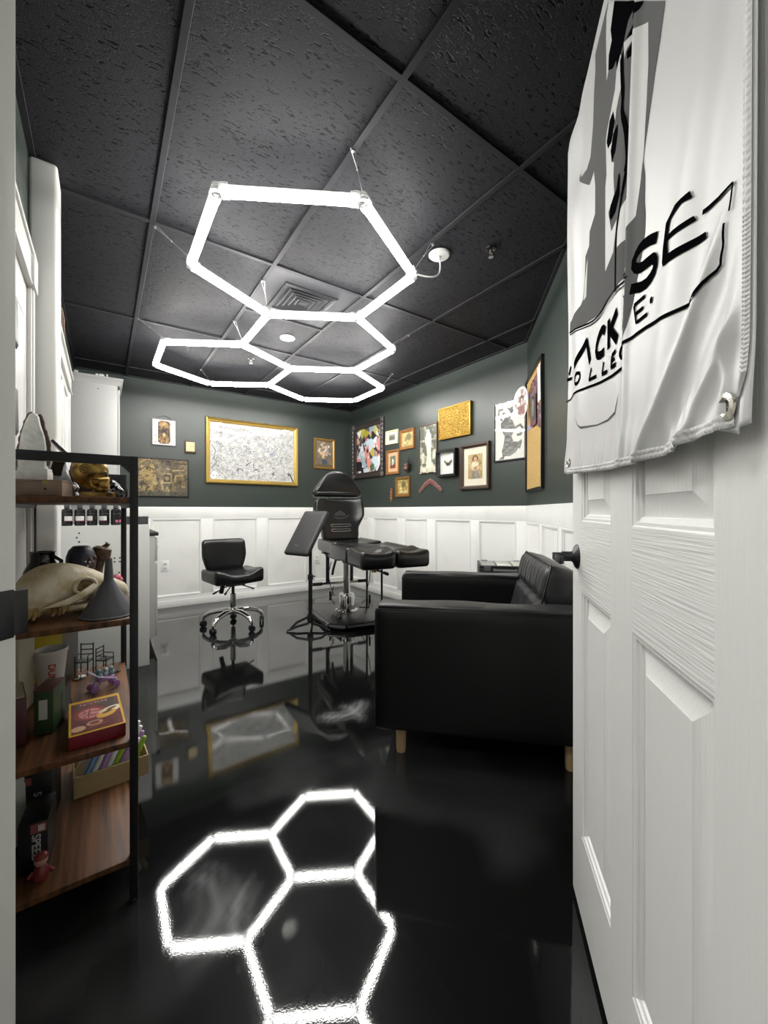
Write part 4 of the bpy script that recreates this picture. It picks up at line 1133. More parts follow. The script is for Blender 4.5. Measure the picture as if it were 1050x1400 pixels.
# crosswise bar with grips behind the post
mb = MB(); mb.tube([(-.12, -.30, .33), (-.12, .25, .33)], .012, 10); obj('foot_bar', mb, M_CHROME, chair)
for y in (-.27, .22):
    mb = MB(); mb.tube([(-.12, y - .05, .33), (-.12, y + .05, .33)], .017, 10); obj('bar_grip', mb, M_BLACKM, chair)
for y in (-.16, .10):
    mb = MB(); mb.box((-.13, y, .48), (.02, .035, .30)); obj('bar_hanger', mb, mat('steel_dark'), chair, bevel=.003)
mb = MB(); mb.tube([(.10, -.14, .62), (.06, -.16, .50), (0, -.15, .44)], .012, 8); mb.tube([(.10, .14, .62), (.22, .18, .55), (.34, .20, .50)], .012, 8); obj('brace', mb, mat('steel_dark'), chair)
mb = MB(); mb.box((-.02, .02, .50), (.05, .06, .18)); obj('actuator', mb, M_BLACKM, chair, bevel=.008)
mb = MB(); mb.tube([(.30, .20, .50), (.45, .22, .49)], .010, 8); mb.tube([(.43, .22, .49), (.50, .22, .488)], .016, 8); obj('side_handle', mb, M_BLACKM, chair)
mb = MB(); mb.box((.30, .17, .54), (.05, .035, .12)); obj('hanging_tag', mb, mat('tan_leather', '#b08d5c', .6), chair, bevel=.004)
mb = MB(); mb.tube([(.30, .14, .55), (.24, .15, .40), (.20, .14, .30), (.24, .12, .22), (.16, .10, .16)], .004, 6); mb.tube([(-.10, -.13, .55), (-.14, -.15, .42), (-.10, -.14, .32), (-.04, -.12, .22)], .004, 6); obj('cable', mb, M_BLACKM, chair)
# two upright posts and foot rail under the leg pads
for x, y in ((-.03, .235), (.20, .30)):
    mb = MB(); mb.tube([(x, y, .03), (x, y, .66)], .011, 10); obj('support_post', mb, M_BLACKM, chair)
mb = MB(); mb.tube([(-.10, .222, .03), (.28, .322, .03)], .016, 8); mb.tube([(-.03, .24, .03), (-.03, .42, .03)], .014, 8); obj('support_rail', mb, M_BLACKM, chair)
SZ = .775
def seatfn(p):
    p = Vector(p); t = p.y / .27
    if p.z > SZ - .06:
        p.z += .022 * abs(t) ** 2.5 - .010 * (1 - t * t)
    return p
mb = MB(); mb.pillow((.06, 0, SZ - .055), (.54, .50, .11), .032, n=(16, 18, 5), fn=seatfn); obj('seat', mb, CH, chair, smooth=70)
for sgn in (-1, 1):
    def legfn(p, sgn=sgn):
        p = Vector(p); c = sgn * .148; t = (p.y - c) / .14
        if p.z > SZ - .055:
            u = (p.x - .34) / .80
            p.z += .016 * t * t - .010 * (1 - t * t)
            p.z -= .016 * math.exp(-((p.x - 1.0) / .04) ** 2) * (1 - t * t)
            p.z += .010 * math.exp(-((p.x - .88) / .05) ** 2)
        p.z -= .02 * max(0, p.x - .5)
        return p
    mb = MB(); mb.pillow((.575, sgn * .148, SZ - .065), (.46, .285, .120), .030, n=(34, 12, 6), fn=legfn); obj('thigh_pad', mb, CH, chair, smooth=70)
    mb = MB(); mb.pillow((.975, sgn * .148, SZ - .065), (.332, .288, .128), .034, n=(28, 12, 6), fn=legfn); lg = obj('leg_pad', mb, CH, chair, smooth=70)
    mb = MB(); mb.box((.72, sgn * .148, SZ - .150), (.52, .12, .02)); obj('pad_bracket', mb, M_BLACKM, lg)
mb = MB()
for k in range(16): mb.box((.37 + k * .022, .006 - .0, SZ - .004 - .02 * max(0, .37 + k * .022 - .5) + .004), (.012, .003, .003))
obj('seam_stitching', mb, CHS, chair, kind='stuff')
# backrest, leaning back about its lower edge
Mb = T(-.19, 0, SZ - .01) @ RY(-13)
def outline_half(h):   # half width at height h above the seat
    pts = [(0, .19), (.05, .200), (.13, .205), (.19, .235), (.25, .268), (.33, .272), (.40, .262), (.44, .245)]
    for (a, wa), (b, wb) in zip(pts[:-1], pts[1:]):
        if h <= b: return wa + (wb - wa) * (h - a) / (b - a)
    return pts[-1][1]
def backfn(p):
    p = Vector(p); h = max(0, min(.44, p.z)); k = outline_half(h) / .27
    t = p.y / .27
    p.y *= k
    if p.x > 0:
        p.x += .045 * abs(t) ** 3 * max(0, min(1, (h - .10) / .12)) - .012 * (1 - t * t)
    return p
mb = MB(); mb.pillow((0, 0, .215), (.11, .54, .45), .035, n=(6, 26, 24), M=Mb, fn=None)
mb = MB(); mb.pillow((0, 0, .215), (.11, .54, .45), .035, n=(6, 26, 24), fn=backfn)
for i, v in enumerate(mb.v): mb.v[i] = Mb @ v
bk_ = obj('backrest', mb, CH, chair, smooth=70)
mb = MB()
for z in (.085, .135):
    w2 = .125
    pts = [(.050, -w2, z), (.050, w2, z), (.050, w2 + .013, z + .008), (.050, w2 + .013, z + .016), (.050, w2, z + .024), (.050, -w2, z + .024), (.050, -w2 - .013, z + .016), (.050, -w2 - .013, z + .008), (.050, -w2, z)]
    pts = [Mb @ backfn(Vector(p) + Vector((.006, 0, 0))) for p in pts]
    mb.tube(pts, .0022, 5, caps=False)
for q in range(7):
    y = -.06 + q * .02; hgt = [.028, .042, .050, .056, .050, .042, .028][q]
    mb.tube([Mb @ backfn((.056, y, .25)), Mb @ backfn((.056, y * .9, .25 + hgt * .6)), Mb @ backfn((.056, y * .7 + .004, .25 + hgt))], .0012, 5)
mb.tube([Mb @ backfn((.056, -.07, .235)), Mb @ backfn((.056, 0, .222)), Mb @ backfn((.056, .07, .235)), Mb @ backfn((.056, .10, .262))], .0012, 5)
obj('stitching', mb, CHS, bk_)
Mh = T(-.19, 0, SZ - .01) @ RY(-13) @ T(0, 0, .462) @ RY(4)
def headfn(p):
    p = Vector(p); h = max(0, min(1, p.z / .29))
    hw = .272 - .03 * h if h < .22 else .2654 - (h - .22) / .78 * .155
    p.y *= hw / .272
    t = p.y / max(.05, hw)
    if h > .7: p.z -= .03 * t * t * (h - .7) / .3
    if p.x > 0: p.x += .014 * math.sin(math.pi * h)
    return p
mb = MB(); mb.pillow((0, 0, .145), (.10, .544, .29), .035, n=(6, 22, 20), fn=headfn)
for i, v in enumerate(mb.v): mb.v[i] = Mh @ v
hr = obj('headrest', mb, CH, chair, smooth=70)
mb = MB(); mb.pillow((.006, 0, .028), (.112, .50, .05), .02, n=(4, 14, 5), fn=lambda p: headfn(p))
for i, v in enumerate(mb.v): mb.v[i] = Mh @ v
obj('headrest_roll', mb, CH, hr, smooth=70)
mb = MB(); mb.tube([Mh @ Vector((-.02, -.09, -.06)), Mh @ Vector((-.02, -.09, .06))], .010, 8); mb.tube([Mh @ Vector((-.02, .09, -.06)), Mh @ Vector((-.02, .09, .06))], .010, 8); obj('headrest_post', mb, M_CHROME, chair)
mb = MB(); mb.box((-.20, 0, SZ - .06), (.06, .46, .07)); obj('hinge_block', mb, M_BLACKM, chair, bevel=.006)

# ------------------------------------------------------------------ pictures on the walls
RB, RR, RA = 0.0, -math.pi / 2, math.radians(-135)
GOLD = mat('gold_leaf', '#cdb066', .33, .75, bump=((90, 90, 90), .1, .002, 3)); GOLDD = mat('old_gold', '#8a6a35', .4, .6); BROWNF = mat('brown_frame_wood', '#3b2c22', .4, mix=((6, 60, 60), '#50392a', .4, .7, 3))
OAKF = mat('honey_oak_frame', '#9a6a38', .4, mix=((8, 50, 50), '#7d5228', .4, .7, 3)); BLACKF = mat('black_frame', '#141416', .3); CREAM = mat('cream_mat_board', '#e9e3cf', .7); WHITEB = mat('white_board', '#e9e9e6', .6)
DARKW = mat('dark_wood', '#33261e', .45, mix=((30, 30, 5), '#4a382b', .4, .7, 3))
GLASS = glass_pane_mat()
def wpos(wall, a, z, off=0.0):
    if wall == 'b': return (a, YB - off, z), RB
    if wall == 'r': return (XR - off, a, z), RR
    return (a[0] - off * S2, a[1] + off * S2, z), RA
def picture(label, wall, a, z, w, h, cv, prof, fm, name='framed_picture', matw=None, matm=None, glass=False, back=None, gloss=False, cat='framed picture', tilt=0, print_y=-.006, hs=1.0):
    """prof: moulding profile (inset, proud); cv: canvas for the print; matw: (left/right, top/bottom) mat board widths"""
    loc, rz = wpos(wall, a, z)
    t = thing(name, label, cat, loc, rz)
    if tilt: t.rotation_euler = (0, math.radians(tilt), rz)
    obj('frame', moulding_frame(w, h, prof), fm, t, smooth=25)
    ins = prof[-1][0]; iw, ih = w - 2 * ins, h - 2 * ins
    mb = MB(); mb.box((0, -.0015, 0), (w - .01, .003, h - .01)); obj('backing_board', mb, back or DARKW, t)
    pw, ph = iw + .004, ih + .004
    if matw:
        mb = MB(); mb.box((0, print_y + .0012, 0), (pw, .0015, ph)); obj('mat_board', mb, matm or CREAM, t)
        pw, ph = iw - 2 * matw[0], ih - 2 * matw[1]
    me = canvas_mesh('print', cv, pw, ph, print_y - (.0006 if matw else 0)); link('print', me, PRINT_GLOSS if gloss else PRINT, t)
    if glass:
        mb = MB(); mb.box((0, print_y - .0035, 0), (iw + .004, .0015, ih + .004)); obj('glass', mb, GLASS, t)
    return t
PF = [(0, 0), (0, .018), (.003, .022), (.010, .022), (.014, .017), (.016, .006)]
def fancy(d, k=1.0): return [(0, 0), (0, .6 * d), (.006 * k, .9 * d), (.016 * k, d), (.026 * k, .75 * d), (.032 * k, .55 * d), (.038 * k, .62 * d), (.046 * k, .5 * d), (.052 * k, .25 * d), (.054 * k, .1 * d)]

# back wall ------------------------------------------------------
rng = random.Random(5)
cv = Canvas(58, 100, '#8a6a42', 3); cv.noise(9, 6, '#3c2c1e', .45, .6); cv.noise(10, 6, '#c79d5e', .55, .68, .9)
for sx in (-1, 1):
    cv.ell(.5 + sx * .22, .2, .12, .1, '#c89f62', .7); cv.ell(.5 + sx * .25, .78, .14, .1, '#9a7343', .7); cv.ell(.5 + sx * .16, .42, .08, .1, '#2e2119', .8)
cv.ell(.5, .46, .16, .12, '#241a14'); cv.ell(.5, .60, .12, .09, '#e3c58e', .8); cv.ell(.5, .12, .18, .06, '#dab576', .7)
for c in ((0, 0), (1, 0), (0, 1), (1, 1)): cv.ell(c[0], c[1], .14, .08, '#e9e9e6', 1, .3)
t = picture('small white print with ornate brown panel, hung from a cord', 'b', .548, 1.936, .245, .298, cv, [(0, 0), (0, .014), (.010, .014), (.011, .005)], BLACKF, matw=(.052, .012), matm=WHITEB)
mb = MB(); mb.tube([(-.075, -.006, .149), (-.01, -.004, .182), (.01, -.004, .182), (.085, -.006, .146)], .0028, 6); mb.ball((0, -.004, .184), .005, 8, 6); obj('hanging_cord', mb, BLACKF, t)
cvt = Canvas(12, 60, '#e4e4e2', 8); cvt.noise(30, 3, '#8a8a8a', .6, .7, .8)
for x in (-.082, .082): link('margin_text', canvas_mesh('margin_text', cvt, .030, .25, -.0072), PRINT, t, loc=(x, 0, 0))

loc, rz = wpos('b', .81, 1.796); t = thing('wall_plaque', 'small square cream plaque on a dark wooden board beside the gold frame', 'plaque', loc, rz)
mb = MB(); mb.box((0, -.006, 0), (.118, .012, .150)); obj('board', mb, mat('walnut', '#3a2d22', .45), t, bevel=.003)
cv = Canvas(30, 30, '#d9c79a', 4); cv.noise(5, 5, '#c4ae7c', .45, .6, .7); cv.line([(.35, .3), (.6, .5), (.4, .72)], .03, '#a98f5f', .7)
mb = MB(); mb.pillow((0, -.013, .004), (.092, .008, .108), .003, n=(10, 3, 10)); obj('tablet', mb, mat('cream_tablet', '#d9c79a', .5, mix=((40, 40, 40), '#bfa873', .5, .7, 3)), t, bevel=.0)

cv = Canvas(128, 84, '#8f7c58', 6)
cv.rect(0, 0, 1, 1, '#857656'); cv.noise(5, 7, '#5b5040', .5, .62, .8); cv.ell(.19, .34, .17, .32, '#b89a62', .95, .12); cv.rect(.02, .34, .36, .86, '#ae9360', .9)
cv.noise(12, 16, '#5e5240', .56, .66, .7); cv.line([(.02, .36), (.06, .18), (.19, .06), (.32, .16), (.37, .4), (.38, .85)], .02, '#5f5340'); cv.line([(.15, .22), (.33, .30)], .02, '#544833')
cv.rect(.47, .38, .66, .66, '#c9ad72', .8); cv.rect(.50, .42, .64, .62, '#3a3226'); cv.ell(.565, .52, .05, .05, '#8f7b58'); cv.rect(.72, .42, .92, .66, '#a98e5d'); cv.rect(.76, .45, .88, .62, '#6a583c')
cv.rect(.55, .06, .64, .18, '#2f281f'); cv.rect(.70, .10, .97, .13, '#4b3f2d'); cv.line([(.55, .25), (.7, .31), (.9, .28)], .015, '#d2ba82')
for k in range(26):
    x, y = rng.uniform(.05, .95), rng.uniform(.52, .86); cv.ell(x, y, rng.uniform(.015, .045), rng.uniform(.03, .09), rng.choice(['#d0b680', '#352d22', '#82704e', '#bda06a', '#544731']), .75, .4)
cv.rect(0, .88, 1, 1, '#55503f'); cv.noise(16, 22, '#2c261d', .60, .68, .6); cv.grain(.08)
picture('dark sepia print of an arched street scene in a thin black frame', 'b', .540, 1.4385, .512, .428, cv, [(0, 0), (0, .016), (.012, .016), (.013, .006)], BLACKF, glass=True)

cv = Canvas(420, 274, '#d2d2cf', 12)
cv.noise(30, 44, '#b4b4b4', .52, .64, .6, 2)
for k in range(850):
    x, y = rng.uniform(.01, .99), rng.uniform(.10, .985); r = rng.uniform(.008, .030); g = rng.choice(['#a8a8a8', '#8d8d8d', '#777777', '#666668', '#98989a'])
    n = rng.randint(5, 9); ph = rng.uniform(0, 6.28); sp = rng.uniform(2.2, 6.0)
    pts = [(x + r * (.35 + .65 * i / n) * math.cos(ph + sp * i / n), y + 1.5 * r * (.35 + .65 * i / n) * math.sin(ph + sp * i / n)) for i in range(n + 1)]
    cv.line(pts, rng.uniform(.0024, .0042), g, .9)
for k in range(60):
    x, y = rng.uniform(.03, .97), rng.uniform(.2, .97); cv.ell(x, y, rng.uniform(.003, .009), rng.uniform(.004, .012), rng.choice(['#2b2b2e', '#5a5a60', '#3c3c46']), .8)
for k in range(40):
    x, y = rng.uniform(.05, .45), rng.uniform(.45, .9); cv.line([(x, y), (x + rng.uniform(-.05, .05), y + rng.uniform(-.08, .08))], .006, '#858585', .7)
cv.line([(.02, .40), (.06, .5), (.04, .62), (.07, .70), (.02, .80)], .008, '#6e6e72'); cv.ell(.05, .92, .05, .08, '#f4f4f2'); cv.line([(.0, .92), (.03, .85), (.08, .86), (.1, .93), (.06, .99)], .005, '#4a4a4e')
for x in (.035, .07): cv.ell(x, .93, .006, .01, '#222226')
for x, y in ((.33, .80), (.52, .80)): cv.line([(x - .03, y + .02), (x - .01, y - .01), (x + .02, y), (x + .035, y + .03)], .010, '#55555a')
cv.line([(.92, .84), (.95, .86), (.97, .93), (.99, .99)], .014, '#26262a'); cv.line([(.4, .73), (.46, .66)], .01, '#3a3a3e'); cv.ell(.71, .5, .022, .04, '#9d9db8', .8); cv.ell(.73, .86, .02, .03, '#777777')
cv.line([(.80, .9), (.9, .84)], .004, '#999999')
for k in range(7): cv.line([(.05 + k * .055, .10 - .0), (.07 + k * .055, .055), (.085 + k * .055, .105), (.105 + k * .055, .075)], .005, '#8f8f92')
picture('large black and white ink doodle drawing in a wide gold frame', 'b', 1.5375, 1.781, 1.136, .776, cv, fancy(.040), GOLD, glass=True)

cv = Canvas(56, 78, '#6a6152', 15); cv.noise(6, 5, '#8a7e68', .45, .65, .8)
cv.ell(.5, .82, .16, .12, '#3d4654', .95, .3); cv.rect(0, .9, 1, 1, '#5d5140')
for k in range(46):
    a = rng.uniform(0, 6.28); r = rng.uniform(0, .34); x, y = .5 + r * math.cos(a), .42 + .95 * r * math.sin(a)
    cv.ell(x, y, rng.uniform(.03, .075), rng.uniform(.022, .05), rng.choice(['#d8d2c4', '#c99b6d', '#b9a0a0', '#efe8da', '#d9b28a', '#8a8f9c', '#5e5a44', '#c7ae9a']), .9, .5)
cv.ell(.38, .5, .12, .08, '#d8a878', .9, .5); cv.ell(.62, .52, .1, .06, '#b5a2a6', .9, .5); cv.ell(.45, .08, .12, .03, '#caa294', .8)
picture('little flower bouquet painting in a narrow gold frame above the tattoo chair headrest', 'b', 2.499, 1.855, .318, .418, cv, [(0, 0), (0, .014), (.004, .020), (.020, .020), (.028, .014), (.034, .005)], mat('aged_gold', '#a58348', .35, .7))

# right wall ------------------------------------------------------
cv = Canvas(110, 118, '#26222a', 21)
pal = ['#cfd3da', '#e6e6ea', '#1c1a20', '#3d3a46', '#8fa2ad', '#d98f86', '#c7737c', '#b6b04a', '#a9c4cf', '#52505c', '#efe6dc', '#6a5a52', '#20303a', '#caa183', '#88808e']
for k in range(90):
    x, y = rng.random(), rng.random(); a = rng.uniform(0, 6.28); r = rng.uniform(.06, .22)
    n = rng.choice([3, 3, 4]); pts = [(x + r * math.cos(a + 6.28 * i / n + rng.uniform(-.5, .5)) * rng.uniform(.5, 1.1), y + r * math.sin(a + 6.28 * i / n) * rng.uniform(.5, 1.2)) for i in range(n)]
    cv.poly(pts, rng.choice(pal + ['#16141a', '#1e1a22', '#e8e8ec', '#2a262e', '#f0f0f2']), .95)
cv.poly([(.36, .30), (.62, .26), (.76, .40), (.55, .56), (.46, .50)], '#bcd0d8'); cv.poly([(.38, .46), (.50, .38), (.54, .62), (.44, .68), (.34, .58)], '#d98a86'); cv.ell(.46, .52, .04, .05, '#2a2026'); cv.poly([(.42, .70), (.56, .66), (.62, .84), (.50, .94), (.44, .84)], '#d98f86')
cv.poly([(.14, .66), (.26, .60), (.44, .84), (.34, .92)], '#9db3c0'); cv.poly([(.66, .66), (.86, .68), (.92, .86), (.78, .92), (.66, .80)], '#c5d5dc'); cv.ell(.40, .13, .09, .08, '#a89c34'); cv.poly([(.56, .84), (.72, .82), (.72, .96), (.58, .98)], '#4e6a3a'); cv.poly([(.0, .05), (.22, .02), (.12, .2)], '#eeeeee')
t = picture('colourful abstract painting of angular shards in a wide dark carved frame', 'r', 4.543, 1.888, .752, .746, cv, [(0, 0), (0, .030), (.004, .036), (.014, .036), (.018, .030), (.048, .024), (.058, .022), (.062, .028), (.070, .028), (.075, .012)], mat('carved_dark_frame', '#2c2321', .4, mix=((60, 60, 60), '#47403e', .5, .7, 3)))
for sx in (-1, 1):
    mb = MB()
    for k in range(13): mb.ball((sx * .362, -.037, -.34 + k * .0565), (.010, .006, .020), 8, 6)
    obj('beaded_edge', mb, mat('worn_silver', '#8d8a88', .35, .8), t, kind='stuff')
for sx, sz in ((1, -1), (1, 1), (-1, -1), (-1, 1)):
    mb = MB(); mb.box((sx * .352, -.030, sz * .349), (.056, .022, .056)); obj('corner_block', mb, mat('worn_silver'), t, bevel=.004)

cv = Canvas(40, 34, '#8c8c80', 22); cv.noise(5, 6, '#4f5048', .45, .6, .8); cv.rect(0, 0, 1, .2, '#a5a598', .7); cv.poly([(.1, .5), (.4, .3), (.8, .36), (.9, .8), (.2, .8)], '#5a5a50', .7); cv.rect(0, .82, 1, 1, '#77776a')
picture('small cream framed grey landscape, upper left of the little frames on the right wall', 'r', 4.007, 1.976, .25, .170, cv, [(0, 0), (0, .016), (.006, .020), (.012, .018), (.016, .006)], mat('cream_frame', '#e4ddb6', .45), matw=(.042, .032), matm=mat('pale_yellow_mat', '#ece8c6', .6), tilt=1.5)
cv = Canvas(46, 48, '#c4b27a', 23); cv.noise(6, 6, '#a8955c', .45, .62, .7); cv.ell(.62, .34, .24, .25, '#6c6748', .9, .5); cv.ell(.34, .44, .10, .12, '#7d7450', .8); cv.line([(.36, .55), (.30, .9)], .10, '#5a5238', .8); cv.ell(.34, .78, .2, .12, '#8b7f56', .7); cv.ell(.3, .72, .09, .1, '#d8cba0'); cv.rect(0, .92, 1, 1, '#9a8a58')
picture('small tree engraving in a stepped brown and gold frame, upper right of the little frames', 'r', 3.702, 1.907, .272, .236, cv, [(0, 0), (0, .016), (.004, .022), (.016, .022), (.020, .014), (.028, .014), (.034, .010), (.038, .005)], OAKF)
cv = Canvas(34, 60, '#6b7a62', 24); cv.rect(0, 0, 1, .5, '#7f8c78'); cv.ell(.5, .2, .4, .2, '#5c6a58', .7); cv.rect(.38, .28, .62, .72, '#e8e0c4'); cv.ell(.5, .30, .12, .06, '#f0e8d0'); cv.rect(0, .72, 1, 1, '#7a3f30'); cv.noise(8, 6, '#4a3026', .55, .65, .6)
picture('small upright print of a white figure in a honey coloured wooden frame', 'r', 3.988, 1.668, .262, .300, cv, [(0, 0), (0, .016), (.004, .020), (.020, .020), (.024, .012), (.030, .012), (.034, .005)], OAKF, matw=(.040, .040), matm=mat('peach_mat', '#cfa883', .6))
cv = Canvas(40, 42, '#b9a464', 25); cv.noise(7, 7, '#85753f', .45, .6, .8); cv.ell(.55, .3, .2, .22, '#5f5634', .85, .5); cv.line([(.5, .4), (.52, .8)], .06, '#4d4528'); cv.ell(.3, .6, .1, .1, '#d8cb8e', .8)
for k in range(4): cv.ell(.25 + k * .17, .84, .06, .08, '#dcd3a4', .9)
picture('small yellowed country scene in gold brown frame, lowest of the little frames', 'r', 3.785, 1.355, .272, .238, cv, [(0, 0), (0, .018), (.004, .024), (.018, .024), (.024, .014), (.034, .010), (.038, .005)], mat('gold_brown_frame', '#8a6531', .38, .3))
loc, rz = wpos('r', 4.018, 1.27); t = thing('carved_plaque', 'narrow carved brown wooden plaque hanging left of the lowest little frame', 'carving', loc, rz)
mb = MB(); mb.prism([(-.024, -.075), (-.018, -.086), (.018, -.086), (.024, -.075), (.024, .04), (.016, .075), (0, .088), (-.016, .075), (-.024, .04)], 0, .012, RX(90)); obj('board', mb, mat('red_brown_wood', '#7a4f33', .5), t, bevel=.003)
mb = MB(); mb.ball((0, -.014, -.045), (.012, .008, .016), 10, 6); mb.ball((0, -.014, -.01), (.009, .006, .012), 10, 6); mb.box((0, -.013, .03), (.014, .006, .03)); obj('carving', mb, mat('pale_brown_wood', '#a67d58', .5), t)

cv = Canvas(54, 100, '#5a5c50', 27); cv.noise(8, 5, '#77786a', .5, .65, .8); cv.rect(0, .30, 1, .33, '#aaa994', .8)
cv.poly([(.40, .16), (.52, .12), (.66, .20), (.68, .36), (.66, .62), (.72, .92), (.36, .92), (.44, .62), (.38, .4), (.30, .34)], '#d9d7bf'); cv.ell(.50, .14, .09, .05, '#dedcc6', 1, .3); cv.line([(.54, .3), (.58, .85)], .03, '#b8b69e', .6)
for x, y, r in ((.16, .64, .12), (.2, .74, .1), (.86, .6, .12), (.84, .68, .1), (.1, .92, .12), (.3, .94, .12), (.55, .95, .13), (.8, .93, .14), (.72, .84, .08)): cv.ell(x, y, r, r * .62, '#cfcdb8', .85, .6)
cv.noise(14, 8, '#e6e4d0', .62, .70, .5); cv.grain(.06)
t = picture('tall narrow grey green print of a pale robed statue in a thin brown frame', 'r', 3.335, 1.751, .300, .540, cv, [(0, 0), (0, .014), (.003, .016), (.012, .016), (.015, .005)], mat('thin_brown_frame', '#5a4438', .4))
for x in (-.12, .0, .12):
    mb = MB(); mb.box((x, -.016, -.262), (.035, .004, .012)); obj('silver_clip', mb, mat('pale_silver', '#c9c4b2', .3, .5), t, bevel=.002)

loc, rz = wpos('r', 3.675, 1.60); t = thing('wall_planter', 'small dark wall planter with upright sprigs between the little frames', 'planter', loc, rz)
mb = MB(); mb.prism([(-.036, -.06), (.036, -.06), (.042, .02), (-.042, .02)], 0, .055, RX(90)); obj('pot', mb, mat('dark_brown_pot', '#3a2a24', .5), t, bevel=.006)
mb = MB(); mb.box((0, -.057, -.03), (.05, .006, .030)); mb.box((0, -.058, .005), (.03, .006, .02)); obj('front_ornament', mb, mat('pink_brown', '#8a6558', .5), t, bevel=.003)
for x, h in ((-.03, .085), (-.012, .07), (.012, .10), (.035, .09), (.04, .05)):
    mb = MB(); mb.tube([(x * .5, -.03, .0), (x * .9, -.035, h * .5), (x * 1.3, -.035, h)], [.003, .005, .002], 6); obj('sprig', mb, mat('dark_sprig', '#2c332e', .5), t)

# beaten gold relief panel: cut into a raised pattern
loc, rz = wpos('r', 2.920, 1.974); t = thing('relief_panel', 'bright gold relief panel crowded with embossed figures', 'relief panel', loc, rz)
mb = MB(); mb.box((0, -.012, 0), (.445, .024, .325)); obj('board', mb, mat('gold_edge', '#b98f3a', .3, .8), t, bevel=.003)
rn = np.random.default_rng(31); hm = vnoise(146, 200, 50, 68, rn, 2); hm = np.clip((hm - .40) / .22, 0, 1)
for j in range(6): hm[int(j * 24):int(j * 24) + 2, :] *= .4
mb = MB(); mb.grid(199, 145, lambda u, v: (-.212 + .424 * u, -.0245 - .006 * hm[min(145, int(round(v * 145))), min(199, int(round(u * 199)))], -.152 + .304 * v))
obj('embossed_sheet', mb, mat('embossed_gold', '#c9a44c', .42, .6, mix=((90, 90, 90), '#8f7030', .46, .62, 3)), t, smooth=60)
obj('frame', moulding_frame(.445, .325, [(0, .02), (0, .030), (.010, .032), (.013, .024)]), mat('gold_edge'), t)

# moth in a shadow box
loc, rz = wpos('r', 3.022, 1.564); t = thing('shadow_box', 'black shadow box frame with a brown moth pinned on white', 'shadow box', loc, rz)
obj('frame', moulding_frame(.284, .276, [(0, 0), (0, .052), (.022, .052), (.023, .004)]), BLACKF, t, smooth=20)
mb = MB(); mb.box((0, -.003, 0), (.25, .004, .24)); obj('backing_board', mb, WHITEB, t)
mb = MB(); mb.box((0, -.046, 0), (.244, .0015, .236)); obj('glass', mb, GLASS, t)
moth = thing('moth', 'brown pinned moth with spread wings inside the black shadow box', 'moth', loc, rz)
M_MOTH = mat('moth_brown', '#4c4238', .7, mix=((120, 120, 120), '#8a7a66', .45, .65, 4))
for s_ in (-1, 1):
    mb = MB(); mb.prism([(0, -.006), (s_ * .052, .034), (s_ * .058, .028), (s_ * .046, .004), (s_ * .016, -.016)], .010, .0115, RX(90)); obj('forewing', mb, M_MOTH, moth)
    mb = MB(); mb.prism([(0, -.010), (s_ * .030, -.004), (s_ * .032, -.020), (s_ * .010, -.028)], .009, .0102, RX(90)); obj('hindwing', mb, mat('moth_pale', '#7d7264', .7), moth)
mb = MB(); mb.ball((0, -.012, -.008), (.006, .006, .022), 10, 8); obj('body', mb, M_MOTH, moth)
mb = MB(); mb.tube([(0, -.018, 0), (0, -.0052, 0)], .0008, 5); mb.tube([(-.002, -.012, .012), (-.014, -.012, .026)], .0006, 4); mb.tube([(.002, -.012, .012), (.014, -.012, .026)], .0006, 4); obj('antennae', mb, M_MOTH, moth)

# boomerang
loc, rz = wpos('r', 3.305, 1.33); t = thing('boomerang', 'curved dark red boomerang painted with paler marks, hung below the shadow box', 'boomerang', loc, rz)
top = []; botm = []
for k in range(21):
    u = k / 20 * 2 - 1; x = .185 * u; y = .075 - .115 * (abs(u) ** 1.35) - .01; wv = .029 * (1 - .25 * abs(u)) if abs(u) < .97 else .012
    nx, ny = (.45 * (1 if u > 0 else -1) * min(1, abs(u) * 2), 1); l = math.hypot(nx, ny)
    top.append((x + nx / l * wv, y + ny / l * wv)); botm.append((x - nx / l * wv, y - ny / l * wv))
mb = MB(); n = 21; vs = []; fs = []
for z in (0, 1):
    for a, b in zip(top, botm):
        m_ = ((a[0] + b[0]) / 2, (a[1] + b[1]) / 2)
        vs += [(a[0], -.004 - z * .002, a[1]), (m_[0], -.004 - z * .009, m_[1]), (b[0], -.004 - z * .002, b[1])]
for i in range(n - 1):
    for c in (0, 1): fs += [(i * 3 + c, i * 3 + c + 1, (i + 1) * 3 + c + 1, (i + 1) * 3 + c), (n * 3 + i * 3 + c, n * 3 + (i + 1) * 3 + c, n * 3 + (i + 1) * 3 + c + 1, n * 3 + i * 3 + c + 1)]
    for c in (0, 2): fs.append((i * 3 + c, (i + 1) * 3 + c, n * 3 + (i + 1) * 3 + c, n * 3 + i * 3 + c))
for i in (0, n - 1): fs += [(i * 3, n * 3 + i * 3, n * 3 + i * 3 + 1, i * 3 + 1), (i * 3 + 1, n * 3 + i * 3 + 1, n * 3 + i * 3 + 2, i * 3 + 2)]
mb.add(vs, fs); obj('blade', mb, mat('dark_red_wood', '#6b4540', .45, mix=((20, 60, 60), '#84605a', .45, .7, 3)), t, smooth=50)
mb = MB()
for x, y in ((-.05, .046), (-.015, .062), (.02, .060), (.052, .044), (-.08, .025), (.003, .045)): mb.ball((x, -.0125, y), (.009, .0022, .008), 10, 5)
obj('painted_mark', mb, mat('mark_red', '#7e1f26', .5), t, kind='stuff')

